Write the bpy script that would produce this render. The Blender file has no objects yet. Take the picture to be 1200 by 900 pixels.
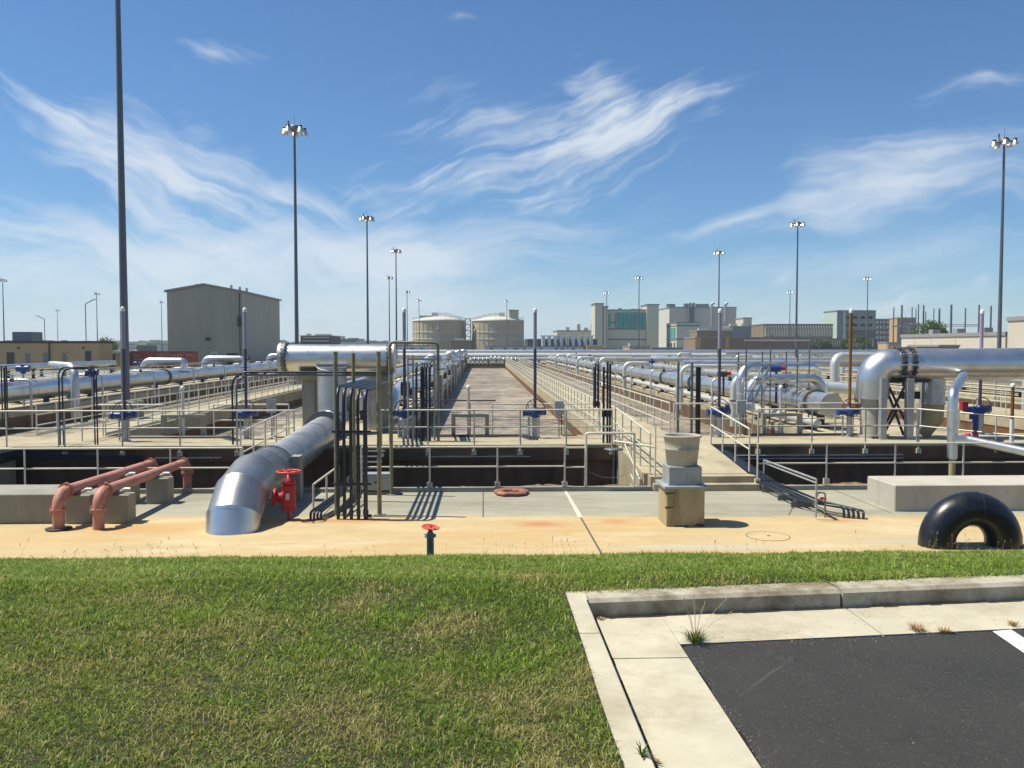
import bpy, math, random
import numpy as np
from mathutils import Vector, Matrix, Euler
random.seed(7); np.random.seed(7)
R = math.radians
S = bpy.context.scene
COL = S.collection
# ------------------------------------------------------------------ camera
cam_d = bpy.data.cameras.new('camera'); cam = bpy.data.objects.new('camera', cam_d); COL.objects.link(cam)
CAMZ = 3.8
cam.location = (0, 0, CAMZ); cam.rotation_euler = (R(90 - 2.52), 0, R(-1.95))
cam_d.sensor_width = 36; cam_d.lens = 30; cam_d.clip_end = 12000; cam_d.clip_start = 0.05
S.camera = cam
RM = Euler(cam.rotation_euler).to_matrix()
def ray(px, py): return RM @ Vector(((px - 600) / 1000, (450 - py) / 1000, -1))
def W(px, py, D):
    r = ray(px, py); return Vector((0, 0, CAMZ)) + r * (D / r.y)
def G(px, py, z=0.0):
    r = ray(px, py); return Vector((0, 0, CAMZ)) + r * ((z - CAMZ) / r.z)
# ------------------------------------------------------------------ mesh builder
class MB:
    def __init__(s): s.v = []; s.f = []; s.sm = []
    def add(s, vs, fs, smooth=False):
        o = len(s.v); s.v.extend([tuple(v) for v in vs])
        for f in fs: s.f.append(tuple(o + i for i in f)); s.sm.append(smooth)
        return s
    def box(s, a, b, bev=0.0):
        x0, y0, z0 = a; x1, y1, z1 = b
        if bev <= 0:
            vs = [(x0,y0,z0),(x1,y0,z0),(x1,y1,z0),(x0,y1,z0),(x0,y0,z1),(x1,y0,z1),(x1,y1,z1),(x0,y1,z1)]
            return s.add(vs, [(0,3,2,1),(4,5,6,7),(0,1,5,4),(1,2,6,5),(2,3,7,6),(3,0,4,7)])
        c = bev
        bot = [(x0,y0,z0),(x1,y0,z0),(x1,y1,z0),(x0,y1,z0)]
        def ring(z, i): return [(x0+i+c,y0+i,z),(x1-i-c,y0+i,z),(x1-i,y0+i+c,z),(x1-i,y1-i-c,z),(x1-i-c,y1-i,z),(x0+i+c,y1-i,z),(x0+i,y1-i-c,z),(x0+i,y0+i+c,z)]
        vs = ring(z0,0)+ring(z1-c,0)+ring(z1,c)
        fs = [tuple(range(7,-1,-1)), tuple(range(16,24))]
        for k in range(8):
            n = (k+1) % 8
            fs += [(k,n,8+n,8+k),(8+k,8+n,16+n,16+k)]
        return s.add(vs, fs)
    def obox(s, c, size, rz=0.0, rx=0.0, ry=0.0):
        m = Matrix.Translation(Vector(c)) @ Euler((rx, ry, rz)).to_matrix().to_4x4()
        hx, hy, hz = [q/2 for q in size]
        vs = [m @ Vector(p) for p in [(-hx,-hy,-hz),(hx,-hy,-hz),(hx,hy,-hz),(-hx,hy,-hz),(-hx,-hy,hz),(hx,-hy,hz),(hx,hy,hz),(-hx,hy,hz)]]
        return s.add(vs, [(0,3,2,1),(4,5,6,7),(0,1,5,4),(1,2,6,5),(2,3,7,6),(3,0,4,7)])
    def cyl(s, p0, p1, r0, r1=None, n=12, caps=True):
        p0 = Vector(p0); p1 = Vector(p1); r1 = r0 if r1 is None else r1
        d = (p1-p0).normalized(); u = d.orthogonal().normalized(); w = d.cross(u)
        A = [p0+(u*math.cos(2*math.pi*k/n)+w*math.sin(2*math.pi*k/n))*r0 for k in range(n)]
        B = [p1+(u*math.cos(2*math.pi*k/n)+w*math.sin(2*math.pi*k/n))*r1 for k in range(n)]
        s.add(A+B, [(k,(k+1)%n,n+(k+1)%n,n+k) for k in range(n)], True)
        if caps:
            s.add(A, [tuple(range(n-1,-1,-1))]); s.add(B, [tuple(range(n))])
        return s
    def tube(s, pts, r, n=12, bend=0.0, bs=6, caps=True):
        """swept tube, corners rounded with radius bend"""
        P = round_path([Vector(p) for p in pts], bend, bs) if bend else [Vector(p) for p in pts]
        rr = r if isinstance(r, (list, tuple)) else [r]*len(P)
        T = []
        for i in range(len(P)):
            a = P[max(i-1,0)]; b = P[min(i+1,len(P)-1)]
            if 0 < i < len(P)-1: t = ((P[i]-a).normalized()+(b-P[i]).normalized())
            else: t = b-a
            T.append(t.normalized())
        u = T[0].orthogonal().normalized()
        rings = []
        for i in range(len(P)):
            if i: 
                q = T[i-1].rotation_difference(T[i]); u = (q @ u); u = (u - T[i]*u.dot(T[i])).normalized()
            w = T[i].cross(u)
            k = 1.0
            if 0 < i < len(P)-1:
                c = max(0.3, (P[i]-P[i-1]).normalized().dot(T[i])); 
                # miter stretch along bisector plane
                bis = ((P[i+1]-P[i]).normalized()-(P[i]-P[i-1]).normalized())
                bn = bis.normalized() if bis.length > 1e-5 else None
            else: c = 1; bn = None
            ring = []
            for j in range(n):
                a = 2*math.pi*j/n; o = (u*math.cos(a)+w*math.sin(a))*rr[i]
                if bn is not None and c < 0.999: o = o + bn*(o.dot(bn))*(1/c-1)
                ring.append(P[i]+o)
            rings.append(ring)
        vs = [v for ring in rings for v in ring]
        fs = [(i*n+j, i*n+(j+1)%n, (i+1)*n+(j+1)%n, (i+1)*n+j) for i in range(len(P)-1) for j in range(n)]
        s.add(vs, fs, True)
        if caps:
            s.add(rings[0], [tuple(range(n-1,-1,-1))]); s.add(rings[-1], [tuple(range(n))])
        return s
    def lathe(s, prof, c=(0,0,0), n=24, smooth=True):
        vs = []
        for (r, z) in prof:
            for k in range(n):
                a = 2*math.pi*k/n; vs.append((c[0]+r*math.cos(a), c[1]+r*math.sin(a), c[2]+z))
        fs = [(i*n+j, i*n+(j+1)%n, (i+1)*n+(j+1)%n, (i+1)*n+j) for i in range(len(prof)-1) for j in range(n)]
        return s.add(vs, fs, smooth)
    def torus(s, c, axis, R1, r, n=28, m=8, arc=(0, 2*math.pi), up=None):
        axis = Vector(axis).normalized(); u = Vector(up) if up else axis.orthogonal().normalized(); w = axis.cross(u); c = Vector(c)
        full = abs(arc[1]-arc[0]-2*math.pi) < 1e-6
        N = n if full else n+1
        vs = []
        for i in range(N):
            a = arc[0]+(arc[1]-arc[0])*i/n; d = u*math.cos(a)+w*math.sin(a)
            for j in range(m):
                b = 2*math.pi*j/m; vs.append(c+d*(R1+r*math.cos(b))+axis*r*math.sin(b))
        fs = []
        for i in range(n):
            i2 = (i+1) % N
            for j in range(m): fs.append((i*m+j, i2*m+j, i2*m+(j+1)%m, i*m+(j+1)%m))
        s.add(vs, fs, True)
        if not full: s.add(vs[:m], [tuple(range(m))]); s.add(vs[-m:], [tuple(range(m-1,-1,-1))])
        return s
    def poly_prism_y(s, pts, y0, y1):   # outline in XZ extruded in Y
        n = len(pts)
        vs = [(x,y0,z) for x,z in pts]+[(x,y1,z) for x,z in pts]
        return s.add(vs, [tuple(range(n)), tuple(range(2*n-1,n-1,-1))]+[(k,n+k,n+(k+1)%n,(k+1)%n) for k in range(n)])
    def poly_z(s, pts, z0, z1):        # outline in XY extruded in Z
        n = len(pts)
        vs = [(x,y,z0) for x,y in pts]+[(x,y,z1) for x,y in pts]
        return s.add(vs, [tuple(range(n-1,-1,-1)), tuple(range(n,2*n))]+[(k,(k+1)%n,n+(k+1)%n,n+k) for k in range(n)])
def round_path(P, bend, bs):
    out = [P[0]]
    for i in range(1, len(P)-1):
        a, b, c = P[i-1], P[i], P[i+1]
        d1 = (a-b); d2 = (c-b); L1 = d1.length; L2 = d2.length
        d1.normalize(); d2.normalize()
        ang = d1.angle(d2)
        if ang > math.pi-0.02: out.append(b); continue
        t = min(bend/math.tan(ang/2), L1*0.49, L2*0.49); rad = t*math.tan(ang/2)
        cen = b+(d1+d2).normalized()*(rad/math.sin(ang/2))
        s0 = b+d1*t-cen; s1 = b+d2*t-cen
        full = s0.angle(s1)
        for k in range(bs+1):
            q = k/bs
            v = (s0*math.sin((1-q)*full)+s1*math.sin(q*full))/math.sin(full)
            out.append(cen+v)
    out.append(P[-1]); return out
def tagp(o, label=None, cat=None, group=None, kind=None):
    if label: o['label'] = label
    if cat: o['category'] = cat
    if group: o['group'] = group
    if kind: o['kind'] = kind
    return o
def thing(name, label, cat, loc, group=None):
    o = bpy.data.objects.new(name, None); COL.objects.link(o); o.location = loc; o.empty_display_size = 0.2
    return tagp(o, label, cat, group)
def wloc(o):
    v = Vector(o.location)
    while o.parent: o = o.parent; v = v+Vector(o.location)
    return v
def obj(name, mb, mat, parent=None, label=None, cat=None, group=None, kind=None):
    me = bpy.data.meshes.new(name)
    V = [Vector(v) for v in mb.v]
    if parent is not None: off = wloc(parent)
    elif kind == 'structure' or not V: off = Vector((0,0,0))
    else:
        off = Vector((sum(v.x for v in V)/len(V), sum(v.y for v in V)/len(V), min(v.z for v in V)))
    me.from_pydata([v-off for v in V], [], mb.f)
    me.polygons.foreach_set('use_smooth', mb.sm); me.update()
    me.materials.append(mat)
    o = bpy.data.objects.new(name, me); COL.objects.link(o)
    if parent is None: o.location = off
    else: o.parent = parent
    return tagp(o, label, cat, group, kind)
def kids(o): return [c for c in COL.objects if c.parent == o]
def copy_tree(o, parent=None, kidmap=None):
    c = o.copy(); COL.objects.link(c); c.parent = parent
    for ch in (kidmap[o] if kidmap and o in kidmap else ([] if kidmap else kids(o))): copy_tree(ch, c, kidmap)
    return c
def inst(o, loc, label, rz=None, group=None):
    km = {}
    for x in COL.objects:
        if x.parent: km.setdefault(x.parent, []).append(x)
    c = copy_tree(o, None, km); c.location = loc; c['label'] = label
    if rz is not None: c.rotation_euler.z = rz
    if group: c['group'] = group
    return c
# ------------------------------------------------------------------ materials
def mat_new(name):
    m = bpy.data.materials.new(name); m.use_nodes = True; nt = m.node_tree
    for n in list(nt.nodes): nt.nodes.remove(n)
    out = nt.nodes.new('ShaderNodeOutputMaterial'); b = nt.nodes.new('ShaderNodeBsdfPrincipled')
    nt.links.new(b.outputs[0], out.inputs[0]); return m, nt, b
def N(nt, t, **kw):
    n = nt.nodes.new('ShaderNode'+t)
    for k, v in kw.items():
        if k in n.inputs: n.inputs[k].default_value = v
        else: setattr(n, k, v)
    return n
def pos(nt, space='world'):
    if space == 'world': return N(nt, 'NewGeometry').outputs['Position']
    return N(nt, 'TexCoord').outputs['Object']
def noise(nt, vec, scale, detail=5, rough=0.6, stretch=None):
    if stretch:
        mp = N(nt, 'Mapping'); mp.inputs['Scale'].default_value = stretch; nt.links.new(vec, mp.inputs[0]); vec = mp.outputs[0]
    n = N(nt, 'TexNoise'); n.inputs['Scale'].default_value = scale; n.inputs['Detail'].default_value = detail; n.inputs['Roughness'].default_value = rough
    nt.links.new(vec, n.inputs['Vector']); return n.outputs['Fac']
def ramp(nt, fac, stops):
    r = N(nt, 'ValToRGB'); e = r.color_ramp.elements
    while len(e) > 1: e.remove(e[0])
    e[0].position = stops[0][0]; c = stops[0][1]; e[0].color = (c,c,c,1) if not isinstance(c, tuple) else (*c, 1)
    for p, c in stops[1:]:
        x = e.new(p); x.color = (c,c,c,1) if not isinstance(c, tuple) else (*c, 1)
    nt.links.new(fac, r.inputs[0]); return r.outputs[0]
def mixc(nt, fac, a, b, mode='MIX'):
    m = N(nt, 'Mix', data_type='RGBA', blend_type=mode)
    for sock, v in ((m.inputs[0], fac), (m.inputs[6], a), (m.inputs[7], b)):
        if isinstance(v, (int, float)): sock.default_value = v
        elif isinstance(v, tuple): sock.default_value = (*v, 1)
        else: nt.links.new(v, sock)
    return m.outputs[2]
def mth(nt, op, a, b=None, c=None, clamp=False):
    m = N(nt, 'Math', operation=op); m.use_clamp = clamp
    for i, v in enumerate((a, b, c)):
        if v is None: continue
        if isinstance(v, (int, float)): m.inputs[i].default_value = v
        else: nt.links.new(v, m.inputs[i])
    return m.outputs[0]
def bump(nt, b, h, strength=0.3, dist=0.01):
    n = N(nt, 'Bump'); n.inputs['Strength'].default_value = strength; n.inputs['Distance'].default_value = dist
    nt.links.new(h, n.inputs['Height']); nt.links.new(n.outputs[0], b.inputs['Normal'])
def surf(name, c, rough=0.6, metal=0.0, var=0.15, scale=3.0, bmp=0.0, bd=0.01, dirt=None, space='world', spec=None, streak=False, dmin=0.5, dmax=0.72):
    m, nt, b = mat_new(name)
    p = pos(nt, space)
    n1 = noise(nt, p, scale, 6, 0.65, (1,1,0.25) if streak else None); n2 = noise(nt, p, scale*0.17+0.05, 3, 0.5)
    lo = tuple(max(0, x*(1-var)) for x in c); hi = tuple(min(1, x*(1+var)) for x in c)
    col = ramp(nt, n1, [(0.3, lo), (0.7, hi)])
    col = mixc(nt, ramp(nt, n2, [(0.35, 0.0), (0.65, 0.5)]), col, tuple(x*(1-var*0.9) for x in c))
    if dirt:
        n3 = noise(nt, p, scale*0.6, 8, 0.7, (1,1,0.3) if streak else None)
        col = mixc(nt, ramp(nt, n3, [(dmin, 0.0), (dmax, 0.9)]), col, dirt)
    nt.links.new(col, b.inputs['Base Color'])
    b.inputs['Roughness'].default_value = rough; b.inputs['Metallic'].default_value = metal
    if spec is not None: b.inputs['Specular IOR Level'].default_value = spec
    if metal > 0.3:
        nt.links.new(ramp(nt, n1, [(0.3, rough*0.8), (0.7, min(1, rough*1.25))]), b.inputs['Roughness'])
    if bmp: bump(nt, b, noise(nt, p, scale*6, 6, 0.7), bmp, bd)
    return m
M = {}
def jacket(name, c, rough, dent=0.25, grime=(0.30,0.28,0.25)):
    m, nt, b = mat_new(name); p = pos(nt)
    n1 = noise(nt, p, 1.3, 5, 0.6); n2 = noise(nt, p, 14, 4, 0.6)
    col = ramp(nt, n1, [(0.3, tuple(x*0.86 for x in c)), (0.7, c)])
    st = noise(nt, p, 1.6, 7, 0.7)
    col = mixc(nt, ramp(nt, st, [(0.5, 0.0), (0.75, 0.4)]), col, grime)
    nt.links.new(col, b.inputs['Base Color']); b.inputs['Metallic'].default_value = 0.95
    nt.links.new(ramp(nt, st, [(0.3, rough*0.85), (0.7, rough*1.3)]), b.inputs['Roughness'])
    bump(nt, b, noise(nt, p, 1.6, 1, 0.3), dent*0.45, 0.05)
    return m
M['jacket'] = jacket('aluminium_jacket', (0.74,0.74,0.72), 0.34, 0.2)
M['jacket_dull'] = jacket('dull_aluminium_jacket', (0.60,0.60,0.59), 0.46, 0.12)
M['jacket_bright'] = jacket('bright_aluminium_jacket', (0.82,0.81,0.78), 0.33, 0.04)
M['white_pipe'] = surf('white_painted_pipe', (0.60,0.60,0.55), 0.42, 0.4, 0.10, 4, dirt=(0.40,0.37,0.31), dmin=0.6, dmax=0.85)
M['rail'] = surf('weathered_rail_metal', (0.62,0.59,0.47), 0.5, 0.1, 0.14, 5)
M['galv'] = surf('galvanised_steel', (0.42,0.43,0.43), 0.5, 0.55, 0.16, 6)
M['galv_dark'] = surf('dark_galvanised_steel', (0.16,0.17,0.18), 0.5, 0.5, 0.2, 6)
M['mast'] = surf('mast_steel', (0.13,0.145,0.17), 0.5, 0.4, 0.15, 2)
M['black'] = surf('black_conduit_paint', (0.018,0.022,0.032), 0.38, 0.0, 0.3, 6)
M['dark'] = surf('dark_steel', (0.05,0.05,0.055), 0.6, 0.3, 0.3, 6)
M['conc'] = surf('walkway_concrete', (0.40,0.345,0.225), 0.85, 0, 0.18, 1.4, 0.25, 0.01, dirt=(0.22,0.175,0.11), dmin=0.48, dmax=0.72)
M['conc_grey'] = surf('grey_concrete', (0.29,0.28,0.23), 0.88, 0, 0.15, 1.8, 0.3, 0.01, dirt=(0.2,0.18,0.14), streak=True)
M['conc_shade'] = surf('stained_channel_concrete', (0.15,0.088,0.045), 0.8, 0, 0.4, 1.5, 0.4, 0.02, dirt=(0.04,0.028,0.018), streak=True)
M['conc_kerb'] = surf('kerb_concrete', (0.49,0.45,0.335), 0.88, 0, 0.16, 2.2, 0.35, 0.006, dirt=(0.33,0.285,0.195), dmin=0.47, dmax=0.66)
M['plinth'] = surf('yellowed_block_concrete', (0.40,0.33,0.19), 0.88, 0, 0.22, 3, 0.4, 0.01, dirt=(0.14,0.11,0.06), streak=True)
M['salmon'] = surf('salmon_pipe_paint', (0.50,0.225,0.165), 0.6, 0, 0.14, 5, 0.15, 0.004, dirt=(0.30,0.13,0.08), dmin=0.5, dmax=0.7)
M['red'] = surf('red_valve_paint', (0.42,0.015,0.025), 0.5, 0, 0.2, 8, dirt=(0.22,0.03,0.03))
M['redwheel'] = surf('faded_red_wheel', (0.62,0.07,0.045), 0.5, 0, 0.15, 8)
M['blue'] = surf('blue_actuator_paint', (0.012,0.05,0.22), 0.4, 0, 0.2, 8)
M['blue_post'] = surf('blue_grey_post_paint', (0.10,0.19,0.27), 0.5, 0, 0.3, 10, dirt=(0.22,0.27,0.30))
M['lav'] = surf('lavender_tube', (0.30,0.27,0.36), 0.4, 0, 0.05, 4)
M['purp'] = surf('dark_violet_tube', (0.06,0.055,0.10), 0.4, 0, 0.1, 4)
M['rust'] = surf('rusty_tube', (0.22,0.09,0.02), 0.7, 0, 0.25, 9)
M['white'] = surf('white_cap_paint', (0.75,0.75,0.72), 0.5, 0, 0.05, 4)
M['orange'] = surf('faded_orange_ring', (0.40,0.14,0.08), 0.8, 0, 0.35, 7, 0.4, 0.02, dirt=(0.13,0.085,0.06), dmin=0.42, dmax=0.6)
M['yellow'] = surf('yellow_label', (0.65,0.42,0.03), 0.5, 0, 0.1, 9)
M['olive'] = surf('weathered_yellow_steel', (0.24,0.22,0.13), 0.6, 0.3, 0.25, 4, dirt=(0.2,0.13,0.06))
M['stone'] = surf('grey_planter_stone', (0.40,0.38,0.33), 0.75, 0, 0.12, 6, 0.15, 0.005, dirt=(0.3,0.27,0.22))
M['box_grey'] = surf('grey_box_paint', (0.36,0.38,0.39), 0.5, 0.2, 0.12, 4, dirt=(0.25,0.25,0.24))
M['tank'] = surf('tan_tank_concrete', (0.50,0.42,0.29), 0.85, 0, 0.12, 0.25, dirt=(0.33,0.28,0.2), streak=True)
M['tanwall'] = surf('tan_brick_wall', (0.50,0.34,0.19), 0.85, 0, 0.1, 2)
M['roofg'] = surf('grey_flat_roof', (0.28,0.27,0.26), 0.85, 0, 0.1, 0.6)
M['brown_trim'] = surf('brown_trim', (0.08,0.05,0.035), 0.6, 0, 0.1, 2)
M['cream'] = surf('cream_wall', (0.58,0.52,0.41), 0.8, 0, 0.05, 0.4)
M['paleconc'] = surf('pale_precast_wall', (0.56,0.53,0.42), 0.8, 0, 0.07, 0.4)
M['greywall'] = surf('grey_panel_wall', (0.56,0.53,0.45), 0.7, 0, 0.06, 0.4)
M['whitewall'] = surf('white_block_wall', (0.50,0.53,0.52), 0.8, 0, 0.05, 0.4)
M['greenwall'] = surf('pale_green_wall', (0.42,0.52,0.42), 0.7, 0, 0.04, 0.4)
M['slate'] = surf('slate_panel_wall', (0.17,0.21,0.23), 0.6, 0, 0.06, 0.4)
M['tealglass'] = surf('teal_glazing', (0.03,0.33,0.29), 0.35, 0, 0.15, 0.3)
M['glass'] = surf('dark_window_glass', (0.03,0.04,0.05), 0.12, 0, 0.2, 0.5)
M['brownb'] = surf('brown_brick', (0.23,0.165,0.115), 0.85, 0, 0.12, 1)
M['orangeb'] = surf('orange_tan_panel', (0.48,0.30,0.14), 0.8, 0, 0.06, 1)
M['darkb'] = surf('dark_concrete', (0.09,0.09,0.085), 0.85, 0, 0.15, 0.5)
M['paint_white'] = surf('worn_white_line_paint', (0.72,0.72,0.68), 0.7, 0, 0.08, 20, dirt=(0.3,0.3,0.29))
M['dry'] = surf('dry_grass', (0.42,0.30,0.16), 0.8, 0, 0.2, 8)
M['soil'] = surf('loose_soil', (0.16,0.11,0.06), 0.95, 0, 0.4, 6, 0.6, 0.03, dirt=(0.32,0.22,0.12))
# black rubbery pipe arch
m, nt, b = mat_new('glossy_black_pipe'); p = pos(nt)
nt.links.new(ramp(nt, noise(nt, p, 3, 5), [(0.3, (0.006,0.007,0.012)), (0.7, (0.014,0.016,0.024))]), b.inputs['Base Color'])
nt.links.new(ramp(nt, noise(nt, p, 9, 5), [(0.3, 0.28), (0.7, 0.42)]), b.inputs['Roughness']); bump(nt, b, noise(nt, p, 40, 3), 0.12, 0.005); M['rubber'] = m
nt.links.new(mixc(nt, ramp(nt, noise(nt, p, 2.2, 7, 0.75), [(0.52, 0.0), (0.75, 0.5)]), ramp(nt, noise(nt, p, 3, 5), [(0.3, (0.006,0.007,0.012)), (0.7, (0.014,0.016,0.024))]), (0.06,0.055,0.045)), b.inputs['Base Color'])
# corrugated wall
m, nt, b = mat_new('corrugated_tan_siding'); p = pos(nt)
sx = N(nt, 'SeparateXYZ'); nt.links.new(p, sx.inputs[0])
wv = mth(nt, 'SINE', mth(nt, 'MULTIPLY', mth(nt, 'ADD', sx.outputs[0], sx.outputs[1]), 13.0))
col = ramp(nt, noise(nt, p, 0.5, 5, 0.6, (1,1,0.15)), [(0.3, (0.31,0.30,0.235)), (0.7, (0.37,0.355,0.275))])
nt.links.new(mixc(nt, ramp(nt, wv, [(0.8, 0.0), (1.0, 0.3)]), col, (0.22,0.215,0.17)), b.inputs['Base Color']); b.inputs['Roughness'].default_value = 0.55
bump(nt, b, wv, 0.5, 0.03); M['siding'] = m
# container
m, nt, b = mat_new('red_container_paint'); p = pos(nt)
sx = N(nt, 'SeparateXYZ'); nt.links.new(p, sx.inputs[0])
wv = mth(nt, 'SINE', mth(nt, 'MULTIPLY', sx.outputs[0], 20.0))
nt.links.new(ramp(nt, noise(nt, p, 1.5, 5), [(0.3, (0.30,0.05,0.03)), (0.7, (0.40,0.08,0.045))]), b.inputs['Base Color']); b.inputs['Roughness'].default_value = 0.6
bump(nt, b, wv, 0.7, 0.04); M['container'] = m
# pad concrete: gray and ochre stained
def pad_mat(name, A, B, stain, sc, blob=None, ymix=False):
    m, nt, b = mat_new(name); p = pos(nt)
    n1 = noise(nt, p, 0.9, 8, 0.7, (0.45,1,1)); n2 = noise(nt, p, 14, 6, 0.7); n3 = noise(nt, p, 0.35, 5, 0.6, (0.6,1.3,1))
    col = ramp(nt, n1, [(0.3, A), (0.7, B)])
    col = mixc(nt, ramp(nt, n2, [(0.4, 0.0), (0.75, 0.35)]), col, tuple(x*0.7 for x in A))
    col = mixc(nt, ramp(nt, n3, [(0.46, 0.0), (0.64, 0.7)]), col, stain)
    n5 = noise(nt, p, 0.55, 7, 0.75, (0.5,1.5,1)); col = mixc(nt, ramp(nt, n5, [(0.52, 0.0), (0.66, 0.55)]), col, tuple(min(1, 0.35*x+0.65*y) for x, y in zip(B, (0.60,0.53,0.40))) if not ymix else (0.42,0.40,0.31))
    n6 = noise(nt, p, 2.6, 9, 0.8, (0.35,1.2,1)); col = mixc(nt, ramp(nt, n6, [(0.56, 0.0), (0.72, 0.5)]), col, tuple(x*0.55 for x in A))
    n7 = noise(nt, p, 60, 3, 0.7); col = mixc(nt, ramp(nt, n7, [(0.62, 0.0), (0.75, 0.45)]), col, tuple(x*0.4 for x in A))
    if blob:
        for (bx, by, rx, ry, c) in blob:
            mp = N(nt, 'Mapping'); mp.vector_type = 'TEXTURE'; mp.inputs['Location'].default_value = (bx,by,0); mp.inputs['Scale'].default_value = (rx,ry,1e3)
            nt.links.new(p, mp.inputs[0]); l = N(nt, 'VectorMath', operation='LENGTH'); nt.links.new(mp.outputs[0], l.inputs[0])
            d = mth(nt, 'ADD', l.outputs['Value'], mth(nt, 'MULTIPLY', noise(nt, p, 3.5, 6, 0.7, (0.6,1.6,1)), 1.1))
            col = mixc(nt, ramp(nt, mth(nt,'MULTIPLY',d,0.5), [(0.3, 0.8), (0.72, 0.0)]), col, c)
    if ymix:
        sy = N(nt, 'SeparateXYZ'); nt.links.new(p, sy.inputs[0])
        q = mth(nt, 'ADD', mth(nt, 'ADD', sy.outputs[1], mth(nt, 'MULTIPLY', sy.outputs[0], 0.034)), mth(nt, 'MULTIPLY', noise(nt, p, 1.1, 6, 0.7), -1.1))
        col = mixc(nt, ramp(nt, mth(nt, 'MULTIPLY', mth(nt, 'SUBTRACT', q, 17.9), 1.0), [(0.35, 0.75), (0.75, 0.0)]), col, (0.49,0.35,0.165))
    nt.links.new(col, b.inputs['Base Color']); b.inputs['Roughness'].default_value = 0.9
    bump(nt, b, n2, 0.3, 0.01); return m
M['pad_grey'] = pad_mat('grey_pad_concrete', (0.28,0.27,0.205), (0.38,0.36,0.27), (0.20,0.185,0.135), 1, ymix=True)
M['pad_ochre'] = pad_mat('ochre_stained_concrete', (0.43,0.32,0.155), (0.56,0.44,0.245), (0.45,0.285,0.105), 1,
    [(1.2,18.1,0.9,0.5,(0.42,0.15,0.05)), (-3.0,18.6,2.5,0.4,(0.42,0.20,0.07)), (7.8,18.2,0.6,0.35,(0.42,0.17,0.05)), (2.9,18.3,0.5,0.4,(0.45,0.2,0.08)),
     (4.5,15.9,3.0,0.35,(0.42,0.40,0.34)), (8.5,16.3,2.2,0.5,(0.40,0.36,0.27)), (-7.5,17.9,2.4,0.4,(0.48,0.27,0.10))])
# asphalt
m, nt, b = mat_new('asphalt'); p = pos(nt)
v = N(nt, 'TexVoronoi'); v.inputs['Scale'].default_value = 120; nt.links.new(p, v.inputs['Vector'])
n1 = noise(nt, p, 1.2, 6, 0.65); n2 = noise(nt, p, 55, 6, 0.8)
col = ramp(nt, n1, [(0.3, (0.018,0.0165,0.0145)), (0.7, (0.032,0.0295,0.0255))])
col = mixc(nt, ramp(nt, n2, [(0.45, 0.0), (0.72, 0.8)]), col, (0.062,0.060,0.054))
sc_ = N(nt, 'SeparateColor'); nt.links.new(v.outputs['Color'], sc_.inputs[0])
col = mixc(nt, ramp(nt, sc_.outputs[0], [(0.97, 0.0), (0.99, 0.35)]), col, (0.2,0.19,0.16))
# fine pale scratches / cracks
w2 = N(nt, 'TexVoronoi', feature='DISTANCE_TO_EDGE'); w2.inputs['Scale'].default_value = 0.9
mp = N(nt, 'Mapping'); nt.links.new(p, mp.inputs[0]); dst = noise(nt, p, 3, 5); av = N(nt, 'VectorMath', operation='ADD')
nt.links.new(mp.outputs[0], av.inputs[0]); cb = N(nt, 'CombineXYZ'); nt.links.new(dst, cb.inputs[0]); nt.links.new(dst, cb.inputs[1]); nt.links.new(cb.outputs[0], av.inputs[1]); nt.links.new(av.outputs[0], w2.inputs['Vector'])
crk = mth(nt, 'MULTIPLY', ramp(nt, w2.outputs[0], [(0.0, 1.0), (0.012, 0.0)]), ramp(nt, noise(nt, p, 1.1, 3), [(0.5, 0.0), (0.62, 0.5)]))
col = mixc(nt, crk, col, (0.13,0.125,0.12))
col = mixc(nt, ramp(nt, noise(nt, p, 0.8, 7, 0.75), [(0.5, 0.0), (0.68, 0.45)]), col, (0.045,0.042,0.037))
col = mixc(nt, ramp(nt, noise(nt, p, 2.3, 5, 0.7), [(0.6, 0.0), (0.75, 0.5)]), col, (0.014,0.014,0.013))
nt.links.new(col, b.inputs['Base Color']); nt.links.new(ramp(nt, n2, [(0.3, 0.7), (0.7, 0.95)]), b.inputs['Roughness'])
bump(nt, b, mth(nt, 'ADD', n2, mth(nt, 'MULTIPLY', v.outputs['Distance'], 0.6)), 0.9, 0.008); M['asphalt'] = m
# basin liquor
def water_mat(name, a, bb, foam, th=0.55):
    m, nt, b = mat_new(name); p = pos(nt)
    n1 = noise(nt, p, 0.5, 8, 0.8, (0.35,0.55,1)); n2 = noise(nt, p, 1.3, 8, 0.85, (0.4,0.6,1)); n3 = noise(nt, p, 0.12, 4, 0.6)
    col = ramp(nt, n1, [(0.42, a), (0.58, bb)])
    col = mixc(nt, ramp(nt, noise(nt, p, 2.2, 8, 0.9, (0.5,0.8,1)), [(0.47, 0.0), (0.58, 0.8)]), col, foam)
    col = mixc(nt, ramp(nt, mth(nt, 'ADD', mth(nt, 'MULTIPLY', n2, 0.6), mth(nt, 'MULTIPLY', n3, 0.45)), [(th-0.06, 0.0), (th+0.08, 0.85)]), col, foam)
    nt.links.new(col, b.inputs['Base Color']); nt.links.new(ramp(nt, n2, [(0.4, 0.3), (0.6, 0.75)]), b.inputs['Roughness'])
    bump(nt, b, mth(nt, 'ADD', n1, mth(nt, 'MULTIPLY', n2, 0.5)), 1.0, 0.35); return m
M['liquor'] = water_mat('foamy_brown_liquor', (0.06,0.040,0.020), (0.19,0.140,0.085), (0.50,0.43,0.32), 0.57)
M['pit_water'] = water_mat('dark_channel_water', (0.015,0.010,0.006), (0.03,0.020,0.012), (0.07,0.05,0.03), 0.7)
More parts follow.
